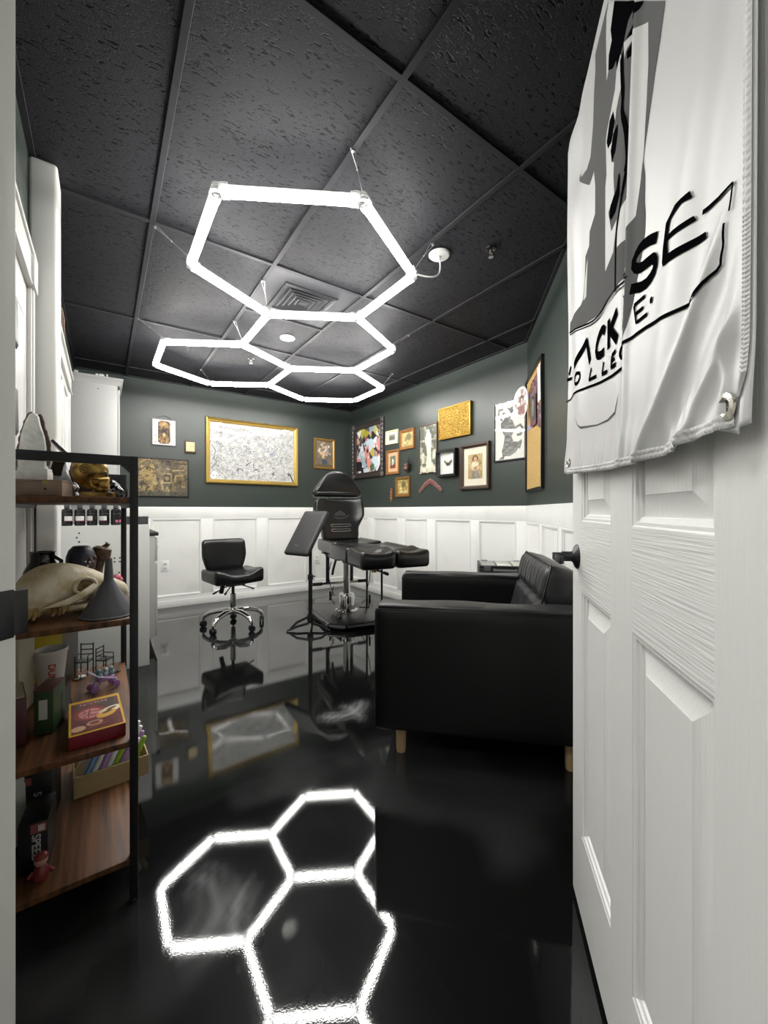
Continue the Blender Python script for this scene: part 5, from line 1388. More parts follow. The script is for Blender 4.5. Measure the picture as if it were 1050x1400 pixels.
cv = Canvas(64, 96, '#c3ab72', 33); cv.noise(6, 4, '#a98e58', .45, .65, .7)
cv.poly([(.3, .62), (.72, .60), (.82, 1), (.22, 1)], '#8c8478'); cv.line([(.40, .66), (.36, .98)], .05, '#6e675e', .7); cv.line([(.6, .66), (.62, .98)], .05, '#aaa294', .7)
cv.poly([(.28, .36), (.40, .29), (.62, .29), (.76, .40), (.70, .62), (.34, .64), (.22, .52)], '#e9e0c4'); cv.ell(.51, .17, .18, .12, '#6b4527', 1, .3); cv.ell(.52, .19, .105, .085, '#d9a784', 1, .3); cv.line([(.34, .14), (.33, .28)], .06, '#6b4527'); cv.line([(.68, .14), (.69, .27)], .06, '#6b4527')
cv.line([(.40, .66), (.66, .50), (.92, .36)], .035, '#4d3520'); cv.ell(.50, .60, .16, .085, '#b98a52', 1, .3, -.5); cv.line([(.26, .42), (.30, .60), (.46, .64)], .075, '#e2d7b8'); cv.line([(.74, .44), (.74, .52)], .075, '#d9ab88'); cv.ell(.47, .65, .05, .03, '#d9a784')
cv.noise(20, 14, '#8a7450', .50, .70, .35); cv.noise(20, 14, '#f0e6cc', .56, .72, .3); cv.grain(.10)
picture('brown framed print of a woman in a white blouse playing a stringed instrument', 'r', 2.656, 1.4975, .366, .440, cv, [(0, 0), (0, .022), (.005, .030), (.020, .030), (.028, .022), (.036, .018), (.038, .006)], BROWNF, matw=(.055, .065), glass=True)

cv = Canvas(84, 130, '#ecebe4', 41); g = '#6d6d6a'
cv.poly([(.42, .10), (.50, .13), (.60, .10), (.62, .19), (.55, .24), (.52, .30), (.60, .40), (.66, .52), (.56, .60), (.62, .70), (.78, .72), (.88, .68), (.90, .72), (.84, .84), (.78, .82), (.72, .88), (.52, .94), (.34, .93), (.30, .98), (.16, .99), (.16, .96), (.26, .93), (.24, .84), (.30, .72), (.34, .60), (.22, .46), (.20, .36), (.30, .30), (.40, .26), (.38, .18)], g)
cv.line([(.56, .34), (.66, .48), (.84, .44), (.92, .50), (.86, .60), (.76, .60)], .06, g); cv.line([(.24, .30), (.12, .22), (.14, .12), (.26, .12)], .05, g); cv.line([(.30, .20), (.38, .28)], .08, g)
n2 = vnoise(130, 84, 60, 9, cv.rng, 2); msk = (cv.a[..., 0] < .5); cv.put(np.clip((n2 - .45) * 6, 0, 1) * msk, '#a9a9a4', .6); cv.grain(.04)
picture('white print of a grey prancing animal figure beside the cork board', 'r', 2.258, 1.778, .338, .532, cv, [(0, 0), (0, .016), (.012, .016), (.013, .006)], BLACKF, glass=True)

# cork board on the angled wall, with things pinned to it
cx_, cy_ = (2.900 + 2.448) / 2, (2.064 + 1.612) / 2
CBW, CBH = .640, .915; CBZ = (2.140 + 1.225) / 2
loc, rz = wpos('a', (cx_, cy_), CBZ); t = thing('cork_board', 'tall tan cork board in a black frame on the angled wall', 'cork board', loc, rz)
obj('frame', moulding_frame(CBW, CBH, [(0, 0), (0, .022), (.020, .022), (.021, .008)]), BLACKF, t, smooth=20)
mb = MB(); mb.box((0, -.005, 0), (CBW - .03, .010, CBH - .03)); obj('cork_sheet', mb, mat('cork', '#c6a468', .8, mix=((120, 120, 120), '#a98848', .42, .7, 5), bump=((200, 200, 200), .3, .002, 3)), t)
def on_board(x, z, y=.011):
    c, s_ = math.cos(RA), math.sin(RA); return (cx_ + c * x - s_ * -y, cy_ + s_ * x + c * -y, CBZ + z)
M_TAPE = mat('violet_tape', '#8f94cc', .5)
for nm, lb, z, tl in (('tape_strip', 'violet tape strip across the middle of the cork board', .068, -1), ('tape_strip', 'violet tape strip near the top edge of the cork board', .335, -4)):
    s_ = thing(nm, lb, 'tape', on_board(0, z, .0105), RA)
    mb = MB(); mb.box((0, 0, 0), (CBW - .05, .0008, .034), RY(tl)); obj('strip', mb, M_TAPE, s_)
def pinned(label, x, z, w, h, cv, tilt=0, y=.014, curl=.0):
    y = y + .007
    s_ = thing('pinned_paper', label, 'paper', on_board(x, z, y), RA)
    me = canvas_mesh('sheet', cv, w, h); 
    o = link('sheet', me, PRINT, s_)
    for v in me.vertices: v.co.y -= curl * (abs(v.co.x) / (w / 2)) ** 2 + .004 * (v.co.z / h)
    o.rotation_euler = (0, math.radians(tilt), 0)
    mb = MB(); mb.lathe([(.004, 0), (.004, .002), (.002, .006), (.0035, .010)], 10, T(0, -.001, h / 2 - .012) @ RX(90)); obj('pin', mb, mat('pin_red', '#a03038', .4), s_)
    return s_
cv = Canvas(40, 60, '#6d4248', 51); cv.noise(6, 5, '#3a2630', .45, .6, .9); cv.noise(9, 7, '#b98f86', .58, .68, .8); pinned('maroon photo print pinned high in the middle of the cork board', .06, .270, .24, .20, cv, -2)
cv = Canvas(40, 50, '#2e2a2a', 52); cv.ell(.45, .4, .2, .3, '#8d857a', .9); cv.noise(8, 6, '#5b514c', .5, .65, .7); cv.rect(0, .8, 1, 1, '#6a2f38'); pinned('dark portrait photo pinned below the maroon print', .05, .135, .22, .22, cv, 3, .019)
cv = Canvas(16, 60, '#f0f0ee', 53); pinned('narrow white paper slip pinned at the right edge of the cork board', .255, .28, .09, .25, cv, 1, .017)
cv = Canvas(30, 40, '#7d5560', 54); cv.noise(6, 5, '#46303c', .45, .6, .9); cv.noise(6, 5, '#c7b2ae', .6, .7, .7); pinned('small mauve photo pinned low on the right of the cork board', .24, .066, .10, .16, cv, -2, .013)
cv = Canvas(34, 60, '#9a7a78', 55); cv.noise(6, 5, '#4c3438', .45, .6, .9); pinned('narrow pinkish photo strip pinned left on the cork board', -.085, .17, .10, .24, cv, 2, .010)
s_ = thing('paper_fan', 'round white paper fan with brown figure drawing sticking out from the cork board edge', 'paper fan', on_board(-.170, .262, .078), RA)
cv = Canvas(60, 60, '#eeece8', 56)
cv.noise(8, 8, '#8a5a50', .50, .60, .8); cv.ell(.5, .42, .14, .16, '#3c2a28', .9); cv.ell(.5, .48, .08, .1, '#e9d6c8', .9); cv.poly([(.3, .6), (.7, .58), (.76, .9), (.24, .9)], '#7a4a44', .8)
d_ = np.hypot(cv.U - .5, cv.V - .5); cv.put(np.clip((d_ - .40) / .03, 0, 1), '#f2f0ec')
NN = 40; vs = [(0, 0, 0)]; cs = []
W_ = cv.w
def colat(x, z): return cv.a[min(59, max(0, int((.5 - z) * 60))), min(59, max(0, int((x + .5) * 60)))]
co = []; cl_ = []; f4 = []
for i in range(11):
    r = i / 10 * .5
    for j in range(NN):
        a = 2 * math.pi * j / NN; x, z = r * math.cos(a), r * math.sin(a) 
        co.append((x * .16, .010 * math.cos(x * 4), z * .25)); cl_.append(colat(x, z))
for i in range(10):
    for j in range(NN): f4.append((i * NN + j, i * NN + (j + 1) % NN, (i + 1) * NN + (j + 1) % NN, (i + 1) * NN + j))
o_ = link('fan_sheet', color_mesh('fan_sheet', np.array(co), np.array(f4), np.array(cl_)), PRINT, s_, rot=(0, 0, math.radians(35)))
so = o_.modifiers.new('t', 'SOLIDIFY'); so.thickness = .001
mb = MB(); mb.tube([(0, .012, -.02), (.0, .045, -.10)], .003, 6); obj('fan_stick', mb, OAKF, s_)

# ------------------------------------------------------------------ the black metal and wood shelf
WOODS = mat('rustic_brown_board', '#754b2a', .5, mix=((55, 3.0, 20), '#2a1a10', .30, .70, 8), bump=((60, 5, 60), .12, .002, 3), spec=.35)
EDGE = mat('dark_board_edge', '#241b16', .5)
SX0, SX1, SY0, SY1 = -.232, .080, 1.320, 2.045
shelf = thing('storage_shelf', 'open black metal shelf with rustic brown boards standing by the doorway', 'shelf', ((SX0 + SX1) / 2, (SY0 + SY1) / 2, 0))
ox, oy = (SX0 + SX1) / 2, (SY0 + SY1) / 2
hx, hy = (SX1 - SX0) / 2, (SY1 - SY0) / 2
PT = .020; TOP = 1.229
for sx in (-1, 1):
    for sy in (-1, 1):
        x, y = sx * (hx - PT / 2), sy * (hy - PT / 2); fz = floor_z(ox + x, oy + y)
        mb = MB(); mb.box((x, y, (TOP + fz) / 2 + .004), (PT, PT, TOP - fz - .008)); pst = obj('post', mb, M_BLACKM, shelf, bevel=.0015)
        mb = MB(); mb.lathe([(.010, fz), (.012, fz + .003), (.010, fz + .010)], 12, T(x, y, 0)); obj('foot', mb, M_BLACKM, pst)
for sy in (-1, 1):
    mb = MB(); mb.box((0, sy * (hy - PT / 2), TOP - .0125), (2 * hx - .001, PT - .001, .025)); obj('top_rail', mb, M_BLACKM, shelf, bevel=.0015)
    for sx in (-1, 1):
        mb = MB(); mb.prism([(0, 0), (0, -.022), (.022, 0)], -PT / 2 + .002, PT / 2 - .002, Matrix(((-sx, 0, 0, sx * (hx - PT)), (0, 0, 1, sy * (hy - PT / 2)), (0, 1, 0, TOP - .024), (0, 0, 0, 1)))); obj('corner_gusset', mb, M_BLACKM, shelf)
SHZ = [1.115, .777, .436, .109]
for z in SHZ:
    mb = MB(); mb.box((0, 0, z - .008), (2 * hx - .012, 2 * hy - .004, .016)); b_ = obj('shelf_board', mb, WOODS, shelf, bevel=.001)
    for sx in (-1, 1):
        mb = MB(); mb.box((sx * (hx - .010), 0, z - .022), (.016, 2 * hy - 2 * PT, .012)); obj('support_rail', mb, M_BLACKM, shelf)
Z1, Z2, Z3, Z4 = [z + .0015 for z in SHZ]

# ---------------- top board
t = thing('wooden_box', 'flat pale brown wooden box at the near end of the top shelf', 'box', (-.150, 1.415, Z1), math.radians(-9))
mb = MB(); mb.box((0, 0, .019), (.140, .105, .038)); obj('box_body', mb, mat('pale_brown_wood_box', '#8b7766', .5, mix=((30, 5, 30), '#77655a', .4, .7, 3)), t, bevel=.0015)
mb = MB(); mb.box((0, 0, .0395), (.142, .107, .005)); obj('lid', mb, mat('pale_brown_wood_box'), t, bevel=.001)
mb = MB(); mb.lathe([(.003, 0), (.003, .002), (.001, .003)], 10, T(.035, -.0525, .018) @ RX(90)); obj('screw', mb, BLACKF, t)
mb = MB(); mb.box((.035, -.053, .034), (.012, .002, .010)); obj('clasp', mb, mat('brass', '#b39a5c', .35, .8), t)
t = thing('crystal_slab', 'tall white crystal slab with brown bark edges standing on the wooden box', 'crystal', (-.152, 1.415, Z1 + .042), math.radians(-12)); t.scale = (.9, .9, .88)
M_QZ = mat('white_quartz', '#e9e9e4', .35, bump=((90, 90, 90), .5, .004, 4), mix=((40, 40, 40), '#cfd2cc', .45, .7, 4))
ol_ = [(-.034, .0), (-.036, .05), (-.031, .09), (-.028, .12), (-.018, .160), (-.008, .185), (.004, .188), (.012, .178), (.017, .150), (.026, .118), (.030, .085), (.029, .04), (.030, 0)]
mb = MB(); mb.prism(ol_, -.012, .012, T(0, 0, .015) @ RX(90)); obj('slab', mb, M_QZ, t, bevel=.003)
mb = MB(); rr = random.Random(4)
for side in (ol_[:7], ol_[6:]):
    pts = []; rs = []
    for p_, q_ in zip(side[:-1], side[1:]):
        for k in range(4):
            f_ = k / 4; pts.append((p_[0] + (q_[0] - p_[0]) * f_ + rr.uniform(-.0007, .0007), .004, p_[1] + (q_[1] - p_[1]) * f_ + .015)); rs.append(.0030 + rr.uniform(0, .0014))
    mb.tube(pts[2:-2] if side is not ol_ else pts, rs[2:-2], 7, flat=2.4)
obj('bark_edge', mb, mat('crystal_bark', '#5b4c3e', .8, bump=((200, 200, 200), .6, .003, 3)), t, smooth=25)
mb = MB(); mb.box((0, 0, .012), (.078, .045, .030)); mb.box((.002, 0, .030), (.072, .040, .012)); obj('stand', mb, M_QZ, t, bevel=.003)
t = thing('amethyst', 'rough grey purple stone behind the crystal slab at the left end of the top shelf', 'stone', (-.190, 1.48, Z1 + .0))
mb = MB(); rr = random.Random(9); mb.ball((0, 0, .045), (.030, .028, .045), 12, 9); mb.v = [v + Vector((rr.uniform(-.004, .004), rr.uniform(-.004, .004), rr.uniform(-.004, .004) * (v.z > .01))) for v in mb.v]; obj('stone', mb, mat('amethyst_grey', '#4c4650', .35, mix=((90, 90, 90), '#8b8490', .45, .65, 3)), t, smooth=15)
t = thing('photo_frame', 'black photo frame leaning back behind the crystal slab', 'photo frame', (-.108, 1.56, Z1 + .005), math.radians(35))
mb = MB(); mb.box((0, 0, .075), (.085, .012, .15), RX(-24) @ T(0, 0, 0)); obj('frame', mb, mat('black_gloss', '#17171a', .2), t, bevel=.002)
mb = MB(); mb.box((0, -.0065, .075), (.068, .001, .13), RX(-24)); obj('picture', mb, mat('dim_photo', '#2c2c30', .15, coat=1), t)
mb = MB(); mb.box((0, .045, .05), (.03, .006, .105), RX(22)); obj('easel', mb, BLACKF, t)
t = thing('photo_frame', 'black glass photo frame tipped up behind the gold skull', 'photo frame', (-.075, 1.80, Z1), math.radians(0))
Mq = T(.02, 0, .10) @ RY(-42) @ RZ(0)
mb = MB(); mb.box((0, 0, .05), (.010, .14, .16), Mq); obj('frame', mb, BLACKF, t, bevel=.002)
mb = MB(); mb.box((.0055, 0, .05), (.001, .115, .135), Mq); obj('picture', mb, mat('dim_photo'), t)
mb = MB(); mb.box((.0, 0, .05), (.09, .10, .10)); obj('stand', mb, BLACKF, t, bevel=.004)

GSK = mat('antique_gold', '#b49452', .32, .8, mix=((30, 30, 30), '#4a3714', .40, .66, 4), bump=((60, 60, 60), .2, .003, 3))
t = thing('gold_skull', 'antique gold human skull ornament with engraved scrolls on a gold base', 'skull ornament', (-.026, 1.50, Z1), math.radians(8)); t.scale = (.84, .9, 1.0)
def skull_fn(v):
    p = Vector(v)
    if p.x > .0 and p.z < .065: p.y *= .82
    if p.x > .02: p.y *= 1 - 4 * (p.x - .02)
    return p
mb = MB(); mb.ball((-.010, 0, .079), (.057, .046, .050), 28, 20); mb.v = [skull_fn(v) for v in mb.v]
for i, v in enumerate(mb.v):   # eye sockets and temples
    for sy in (-1, 1):
        d = (v - Vector((.040, sy * .020, .070))).length
        if d < .018: mb.v[i] = v + Vector((-.014, 0, 0)) * (1 - d / .018)
        d = (v - Vector((.012, sy * .044, .066))).length
        if d < .028: mb.v[i] = v + Vector((0, -sy * .007, 0)) * (1 - d / .028)
obj('cranium', mb, GSK, t, smooth=80)
mb = MB(); mb.pillow((.027, 0, .045), (.038, .050, .040), .012, n=(8, 8, 6)); mb.ball((.045, 0, .056), (.006, .007, .010), 8, 6)
for sy in (-1, 1): mb.tube([(.038, sy * .027, .056), (.015, sy * .038, .054), (-.012, sy * .040, .056)], [.006, .005, .004], 7)
obj('face', mb, GSK, t, smooth=60)
for sy in (-1, 1):
    c_ = Vector((.0335, sy * .0232, .0705)); u_ = Vector((.8, -sy * .6, 0))
    mb = MB(); mb.tube([c_ + .0094 * math.cos(a * .4488) * u_ + Vector((0, 0, .0090 * math.sin(a * .4488))) for a in range(15)], .0021, 7, caps=False); obj('brow_rim', mb, GSK, t, smooth=60)
    mb = MB(); mb.ball((0, 0, 0), (.0088, .0032, .0084), 14, 10, T(*c_) @ RZ(-sy * 37)); obj('eye_socket', mb, mat('socket_shadow', '#1c140a', .8), t)
mb = MB(); mb.pillow((.023, 0, .026), (.046, .044, .018), .007, n=(8, 8, 4))
for sy in (-1, 1): mb.tube([(.014, sy * .022, .024), (-.010, sy * .030, .034), (-.014, sy * .032, .052)], [.008, .007, .005], 7)
obj('jaw', mb, GSK, t, smooth=60)
for k in range(12):
    a = (k - 5.5) / 5.5; y = .020 * a; x = .0475 - .012 * a * a
    mb = MB(); mb.box((x, y, .0375), (.005, .0033, .010)); obj('tooth', mb, mat('gold_tooth', '#c29d48', .3, .85), t, bevel=.001)
    mb = MB(); mb.box((x - .002, y, .029), (.005, .0033, .008)); obj('tooth', mb, mat('gold_tooth'), t, bevel=.001)
mb = MB()
for sc in (1, .6):
    pts = []
    for k in range(26):
        a = k / 25 * 4.2 * math.pi; r = .016 * (1 - k / 30) * sc
        x, z = -.030 + r * math.cos(a) + (0 if sc == 1 else .03), .082 + r * math.sin(a) + (0 if sc == 1 else .022)
        yy = -.0463 * math.sqrt(max(.05, 1 - ((x + .010) / .057) ** 2 - ((z - .079) / .050) ** 2)); pts.append((x, yy - .0004, z))
    mb.tube(pts, .0012, 5)
obj('engraved_scroll', mb, mat('scroll_dark', '#3a2a10', .5, .5), t)
mb = MB(); mb.box((.012, 0, .0085), (.098, .074, .017)); obj('base', mb, GSK, t, bevel=.002)
t = thing('cat_figurine', 'small glossy black figurine at the far right corner of the top shelf', 'figurine', (.042, 1.93, Z1))
M_GB = mat('gloss_black_resin', '#0d0d10', .12, coat=.5)
mb = MB(); mb.ball((0, 0, .030), (.028, .020, .030), 14, 10); mb.ball((-.020, 0, .066), (.018, .017, .017), 12, 9)
for sy in (-1, 1): mb.tube([(-.020, sy * .010, .078), (-.020, sy * .013, .096)], [.007, .001], 6)
obj('body', mb, M_GB, t, smooth=70)
mb = MB(); mb.tube([(.022, 0, .012), (.036, .01, .020), (.034, .012, .05)], [.006, .005, .003], 8); obj('tail', mb, M_GB, t)
t = thing('dark_figurine', 'squat dark figurine between the wooden box and the gold skull', 'figurine', (-.082, 1.66, Z1))
mb = MB(); mb.lathe([(.020, 0), (.022, .01), (.012, .022), (.018, .036), (.012, .050), (.002, .056)], 14); obj('body', mb, mat('dark_bronze', '#2a2424', .35, .4), t)
mb = MB(); mb.ball((.0, -.014, .036), (.010, .008, .010), 10, 7); obj('face', mb, mat('pale_bone', '#a89a94', .5), t)

# ---------------- second board: animal skull, funnel, pot, bust, ornaments
BONE = mat('aged_bone', '#ddd3bb', .5, mix=((22, 22, 22), '#bda878', .44, .70, 6), bump=((38, 38, 38), .55, .007, 6))
BONED = mat('bone_ochre', '#b59a62', .6, mix=((40, 40, 40), '#8a6f3e', .4, .65, 3))
t = thing('animal_skull', 'large bleached animal skull lying at the near end of the second shelf', 'animal skull', (-.088, 1.480, Z2), math.radians(20))
# local x from the back of the head (-) to the snout (+), z up
PR_ = [(-.118, .060, .012, .016), (-.112, .062, .034, .040), (-.095, .066, .048, .058), (-.065, .076, .056, .066), (-.030, .086, .055, .062), (.005, .092, .048, .052), (.035, .090, .040, .044), (.065, .080, .033, .040), (.095, .066, .028, .035), (.125, .054, .024, .030), (.150, .046, .020, .024), (.160, .044, .012, .014)]
mb = MB(); NA = 30; vs = []; fs = []
for x, zc, ry, rz_ in PR_:
    for j in range(NA):
        a = 2 * math.pi * j / NA; y, z = ry * math.cos(a), rz_ * math.sin(a)
        if z > 0: z *= 1.0 + .10 * math.exp(-(y / .012) ** 2)
        vs.append((x, y, zc + z))
for i in range(len(PR_) - 1):
    for j in range(NA): fs.append((i * NA + j, i * NA + (j + 1) % NA, (i + 1) * NA + (j + 1) % NA, (i + 1) * NA + j))
fs.append(tuple(range(NA - 1, -1, -1))); fs.append(tuple((len(PR_) - 1) * NA + j for j in range(NA)))
mb.add(vs, fs)
bm_ = mb.mesh('cranium', smooth=80)
o = link('cranium', bm_, BONE, t); ms = o.modifiers.new('s', 'SUBSURF'); ms.levels = 1; ms.render_levels = 2
for sy in (-1, 1):
    mb = MB(); mb.tube([(-.066, sy * .050, .036), (-.020, sy * .068, .046), (.015, sy * .066, .058), (.045, sy * .052, .074), (.060, sy * .038, .082)], [.0012, .0055, .0065, .006, .005], 10, flat=1.7); obj('cheekbone', mb, BONE, t, smooth=70)
    mb = MB(); mb.ball((.030, sy * .036, .082), (.026, .012, .020), 16, 10); obj('eye_socket', mb, mat('bone_shadow', '#8a7448', .8, mix=((60, 60, 60), '#4c3c22', .4, .7, 3)), t)
    mb = MB(); pts = [(.030 + .029 * math.cos(a * .36), sy * (.046 - .004 * math.cos(a * .36)), .082 + .022 * math.sin(a * .36)) for a in range(18)]; mb.tube(pts, .0050, 7); obj('orbit_rim', mb, BONE, t, smooth=70)
    mb = MB(); mb.tube([(.062, sy * .030, .040), (.10, sy * .024, .028), (.146, sy * .014, .018)], [.012, .010, .007], 8, flat=1.2); mb.tube([(-.03, sy * .040, .028), (.02, sy * .036, .020), (.065, sy * .028, .018)], [.010, .012, .010], 8, flat=.8); obj('jaw_bone', mb, BONE, t, smooth=70)
    for k in range(6):
        x = .055 + k * .016
        mb = MB(); mb.tube([(x, sy * (.030 - k * .0025), .026 - k * .001), (x + .002, sy * (.031 - k * .0025), .008)], [.0055, .002], 6); obj('tooth', mb, mat('tooth_ivory', '#e4dcc4', .35), t)
mb = MB(); rr = random.Random(3)
for k in range(15):
    x = -.110 + k * .008; y = -.030 - .014 * math.sin(k * .7); mb.tube([(x, y, .038), (x + rr.uniform(-.004, .006), y - .004, .022), (x + rr.uniform(-.006, .008), y + rr.uniform(-.008, .004), .006 + rr.uniform(0, .010))], [.010, .007, .003], 7)
mb.tube([(-.112, -.01, .05), (-.120, -.02, .030), (-.116, -.026, .006)], [.012, .011, .006], 8); mb.tube([(-.108, .02, .05), (-.112, .02, .025), (-.108, .02, .004)], [.012, .010, .006], 8); obj('ragged_skull_base', mb, BONED, t, smooth=70)
t = thing('funnel', 'grey plastic funnel standing upside down on the second shelf', 'funnel', (.012, 1.405, Z2), 0)
M_FUN = mat('grey_plastic', '#56565a', .42)
mb = MB(); prof = [(.0665, 0), (.0675, .003), (.0650, .006)] + [(.064 - .052 * (k / 12), .008 + .092 * k / 12) for k in range(13)] + [(.0115, .112), (.0100, .135), (.0085, .160)]
N_ = 48; mb.lathe(prof, N_, caps=False)
for i, v in enumerate(mb.v):
    if .007 < v.z < .098:
        a = math.atan2(v.y, v.x); k = 1 + .018 * (math.cos(a * 12) > .85); mb.v[i] = Vector((v.x * k, v.y * k, v.z))
mb.v = [Vector((v.x + (.35 * (v.z - .135) * (v.z > .135)) * .0, v.y, v.z + (.30 * v.x if v.z > .155 else 0))) for v in mb.v]
obj('cone', mb, M_FUN, t, smooth=50)
mb = MB(); mb.lathe([(.0675, .0015), (.0690, .0022), (.0675, .004)], 48, caps=False); obj('rim', mb, mat('funnel_rim', '#77777b', .4), t)
t = thing('black_jug', 'glossy black ceramic jug at the back left of the second shelf', 'jug', (-.170, 1.78, Z2))
mb = MB(); mb.lathe([(.034, 0), (.048, .02), (.054, .06), (.050, .095), (.038, .120), (.034, .130), (.034, .155), (.037, .160), (.033, .160), (.030, .150), (.028, .125)], 26, caps=False); mb.lathe([(.034, .0), (.001, .001)], 26, caps=False); obj('jug_body', mb, M_GB, t, smooth=60)
mb = MB(); mb.tube([(.030, -.02, .145), (.052, -.034, .130), (.050, -.034, .095), (.040, -.028, .085)], .006, 8); obj('handle', mb, M_GB, t)
t = thing('clear_box', 'clear plastic box of small things left of the animal skull', 'box', (-.190, 1.60, Z2))
mb = MB(); mb.box((0, 0, .040), (.055, .07, .08)); obj('case', mb, mat('clear_box_plastic', '#dfe2e2', .06, trans=.9, ior=1.2), t, bevel=.002)
rr = random.Random(12)
for k in range(6):
    mb = MB(); mb.ball((rr.uniform(-.016, .016), rr.uniform(-.02, .02), .012 + .007 * (k % 3)), .007, 10, 7); obj('bead', mb, mat('bead_%d' % (k % 3), ['#7a3a48', '#c9c4bc', '#4a4650'][k % 3], .3), t)
t = thing('dark_bust', 'dark blue grey broken bust figure behind the animal skull', 'bust', (-.066, 1.79, Z2))
M_BL = mat('dark_slate_blue', '#2c2c3a', .45, bump=((60, 60, 60), .4, .004, 3))
mb = MB(); mb.lathe([(.030, 0), (.036, .05), (.040, .085), (.044, .11), (.043, .135), (.036, .158), (.024, .172), (.018, .174)], 24); mb.v = [Vector((v.x * (1 + .06 * math.sin(3 * math.atan2(v.y, v.x))), v.y, v.z)) for v in mb.v]; obj('head', mb, M_BL, t, smooth=60)
mb = MB(); mb.ball((.022, -.030, .112), (.017, .010, .026), 12, 8); mb.ball((.034, -.012, .130), (.012, .012, .012), 10, 7); obj('face_hollow', mb, mat('dark_rust', '#3a2620', .6, mix=((90, 90, 90), '#8a6a5a', .5, .7, 3)), t)
for x, z in ((.014, .120), (.026, .118), (.020, .104)):
    mb = MB(); mb.ball((x, -.040, z), .0035, 8, 6); obj('white_bead', mb, mat('bead_white', '#e8e4e0', .3), t)
mb = MB(); mb.tube([(-.036, 0, .10), (-.046, 0, .105), (-.050, 0, .118)], [.008, .006, .001], 7); obj('spike', mb, M_BL, t)
t = thing('brown_figurine', 'twisted brown carved figure with a cap, right of the dark bust', 'figurine', (-.016, 1.86, Z2))
M_BC = mat('brown_carving', '#6a4e34', .55, bump=((80, 80, 80), .6, .005, 4), mix=((60, 60, 60), '#3c2a1c', .4, .65, 4))
mb = MB(); mb.lathe([(.020, 0), (.022, .03), (.016, .06), (.022, .085), (.018, .11)], 16); mb.v = [Vector((v.x + .006 * math.sin(v.z * 60), v.y, v.z)) for v in mb.v]; obj('body', mb, M_BC, t, smooth=60)
mb = MB(); mb.lathe([(.030, 0), (.033, .02), (.030, .045), (.020, .052)], 14, T(.002, 0, .112) @ RY(14)); mb.tube([(.015, 0, .155), (.030, 0, .172), (.022, 0, .180)], [.012, .008, .002], 7); obj('cap', mb, M_BC, t, smooth=40)
def spiky(name, label, loc, r, col, cat):
    t = thing(name, label, cat, loc); mb = MB(); mb.ball((0, 0, r), r, 14, 10)
    mb.v = [Vector((0, 0, r)) + (v - Vector((0, 0, r))) * (1 + .28 * ((i * 7) % 3 == 0)) for i, v in enumerate(mb.v)]; obj('petals', mb, mat('orn_' + name, col, .4), t, smooth=30)
    mb = MB(); mb.ball((0, -r * .95, r), r * .3, 8, 6); obj('centre', mb, mat('orn_c_' + name, '#e6e0d0', .4), t)
spiky('green_bauble', 'small dark green bauble beside the funnel spout', (.002, 1.80, Z2 + .030), .014, '#2f6a3a', 'bauble')
spiky('pink_flower', 'small pink rubber flower ball behind the funnel', (.040, 1.80, Z2 + .022), .018, '#c8566e', 'flower')
for x, k in ((.002, 0), (.040, 1)):
    tt = thing('perch_block', ['small brown stump carrying the green bauble', 'small brown stump carrying the pink flower ball'][k], 'stump', (x, 1.80, Z2))
    mb = MB(); mb.lathe([(.014, 0), (.012, .028 if k == 0 else .021), (.004, .031 if k == 0 else .023)], 12); obj('stump', mb, M_BC, tt)

# ---------------- third board
def carton(name, label, loc, rz, d, col, cat='box', **kw):
    t = thing(name, label, cat, loc, rz); mb = MB(); mb.box((0, 0, d[2] / 2), d); obj('carton', mb, mat('carton_' + name + col[1:], col, kw.get('rough', .5)), t, bevel=.0015); return t
t = carton('dark_red_book', 'thick dark red book standing at the left end of the third shelf', (-.200, 1.53, Z3), math.radians(10), (.030, .14, .130), '#4a1e26', 'book')
mb = MB(); mb.box((0, 0, .131), (.024, .134, .003)); obj('page_block', mb, mat('pages', '#b8ab94', .7), t)
t = thing('green_box', 'dark green card box with a white label and brown top on the third shelf', 'box', (-.130, 1.545, Z3), math.radians(-14))
mb = MB(); mb.box((0, 0, .061), (.046, .090, .122)); obj('carton', mb, mat('dark_green_card', '#34492a', .5), t, bevel=.0015)
mb = MB(); mb.box((0, 0, .1245), (.048, .092, .005)); obj('lid', mb, mat('red_brown_card', '#5a342c', .5), t, bevel=.001)
mb = MB(); mb.box((-.001, -.0455, .070), (.020, .0008, .056)); obj('label', mb, mat('plain_label', '#c9cbc4', .6), t)
t = thing('foam_cup', 'white foam drinking cup with red upright lettering behind the green box', 'cup', (-.150, 1.80, Z3))
mb = MB(); mb.lathe([(.030, 0), (.031, .002), (.046, .150), (.0485, .153), (.0485, .162), (.046, .163), (.0445, .155), (.029, .006), (.001, .005)], 30, caps=False); mb.lathe([(.030, 0), (.001, 0)], 30, caps=False); obj('cup_wall', mb, mat('white_foam', '#dcdcd8', .6), t, smooth=60)
tm = text_mesh('lettering', 'DUNKIN', .028, .0002, True)
bm = bmesh.new(); bm.from_mesh(tm)
for k in range(-8, 9): bmesh.ops.bisect_plane(bm, geom=bm.verts[:] + bm.edges[:] + bm.faces[:], plane_co=(0, k * .002, 0), plane_no=(0, 1, 0), dist=1e-6)
bm.to_mesh(tm); bm.free()
for v in tm.vertices:   # wrap the upright word round the cup, reading downwards
    u, w_ = v.co.x, v.co.y; z = .066 - u; r = .0308 + .0152 * z / .15 + .0009 + v.co.z; a = math.radians(-82) + w_ / r
    v.co = (r * math.cos(a), r * math.sin(a), z)
link('lettering', tm, mat('cup_red', '#b8402c', .5), t)['kind'] = 'stuff'
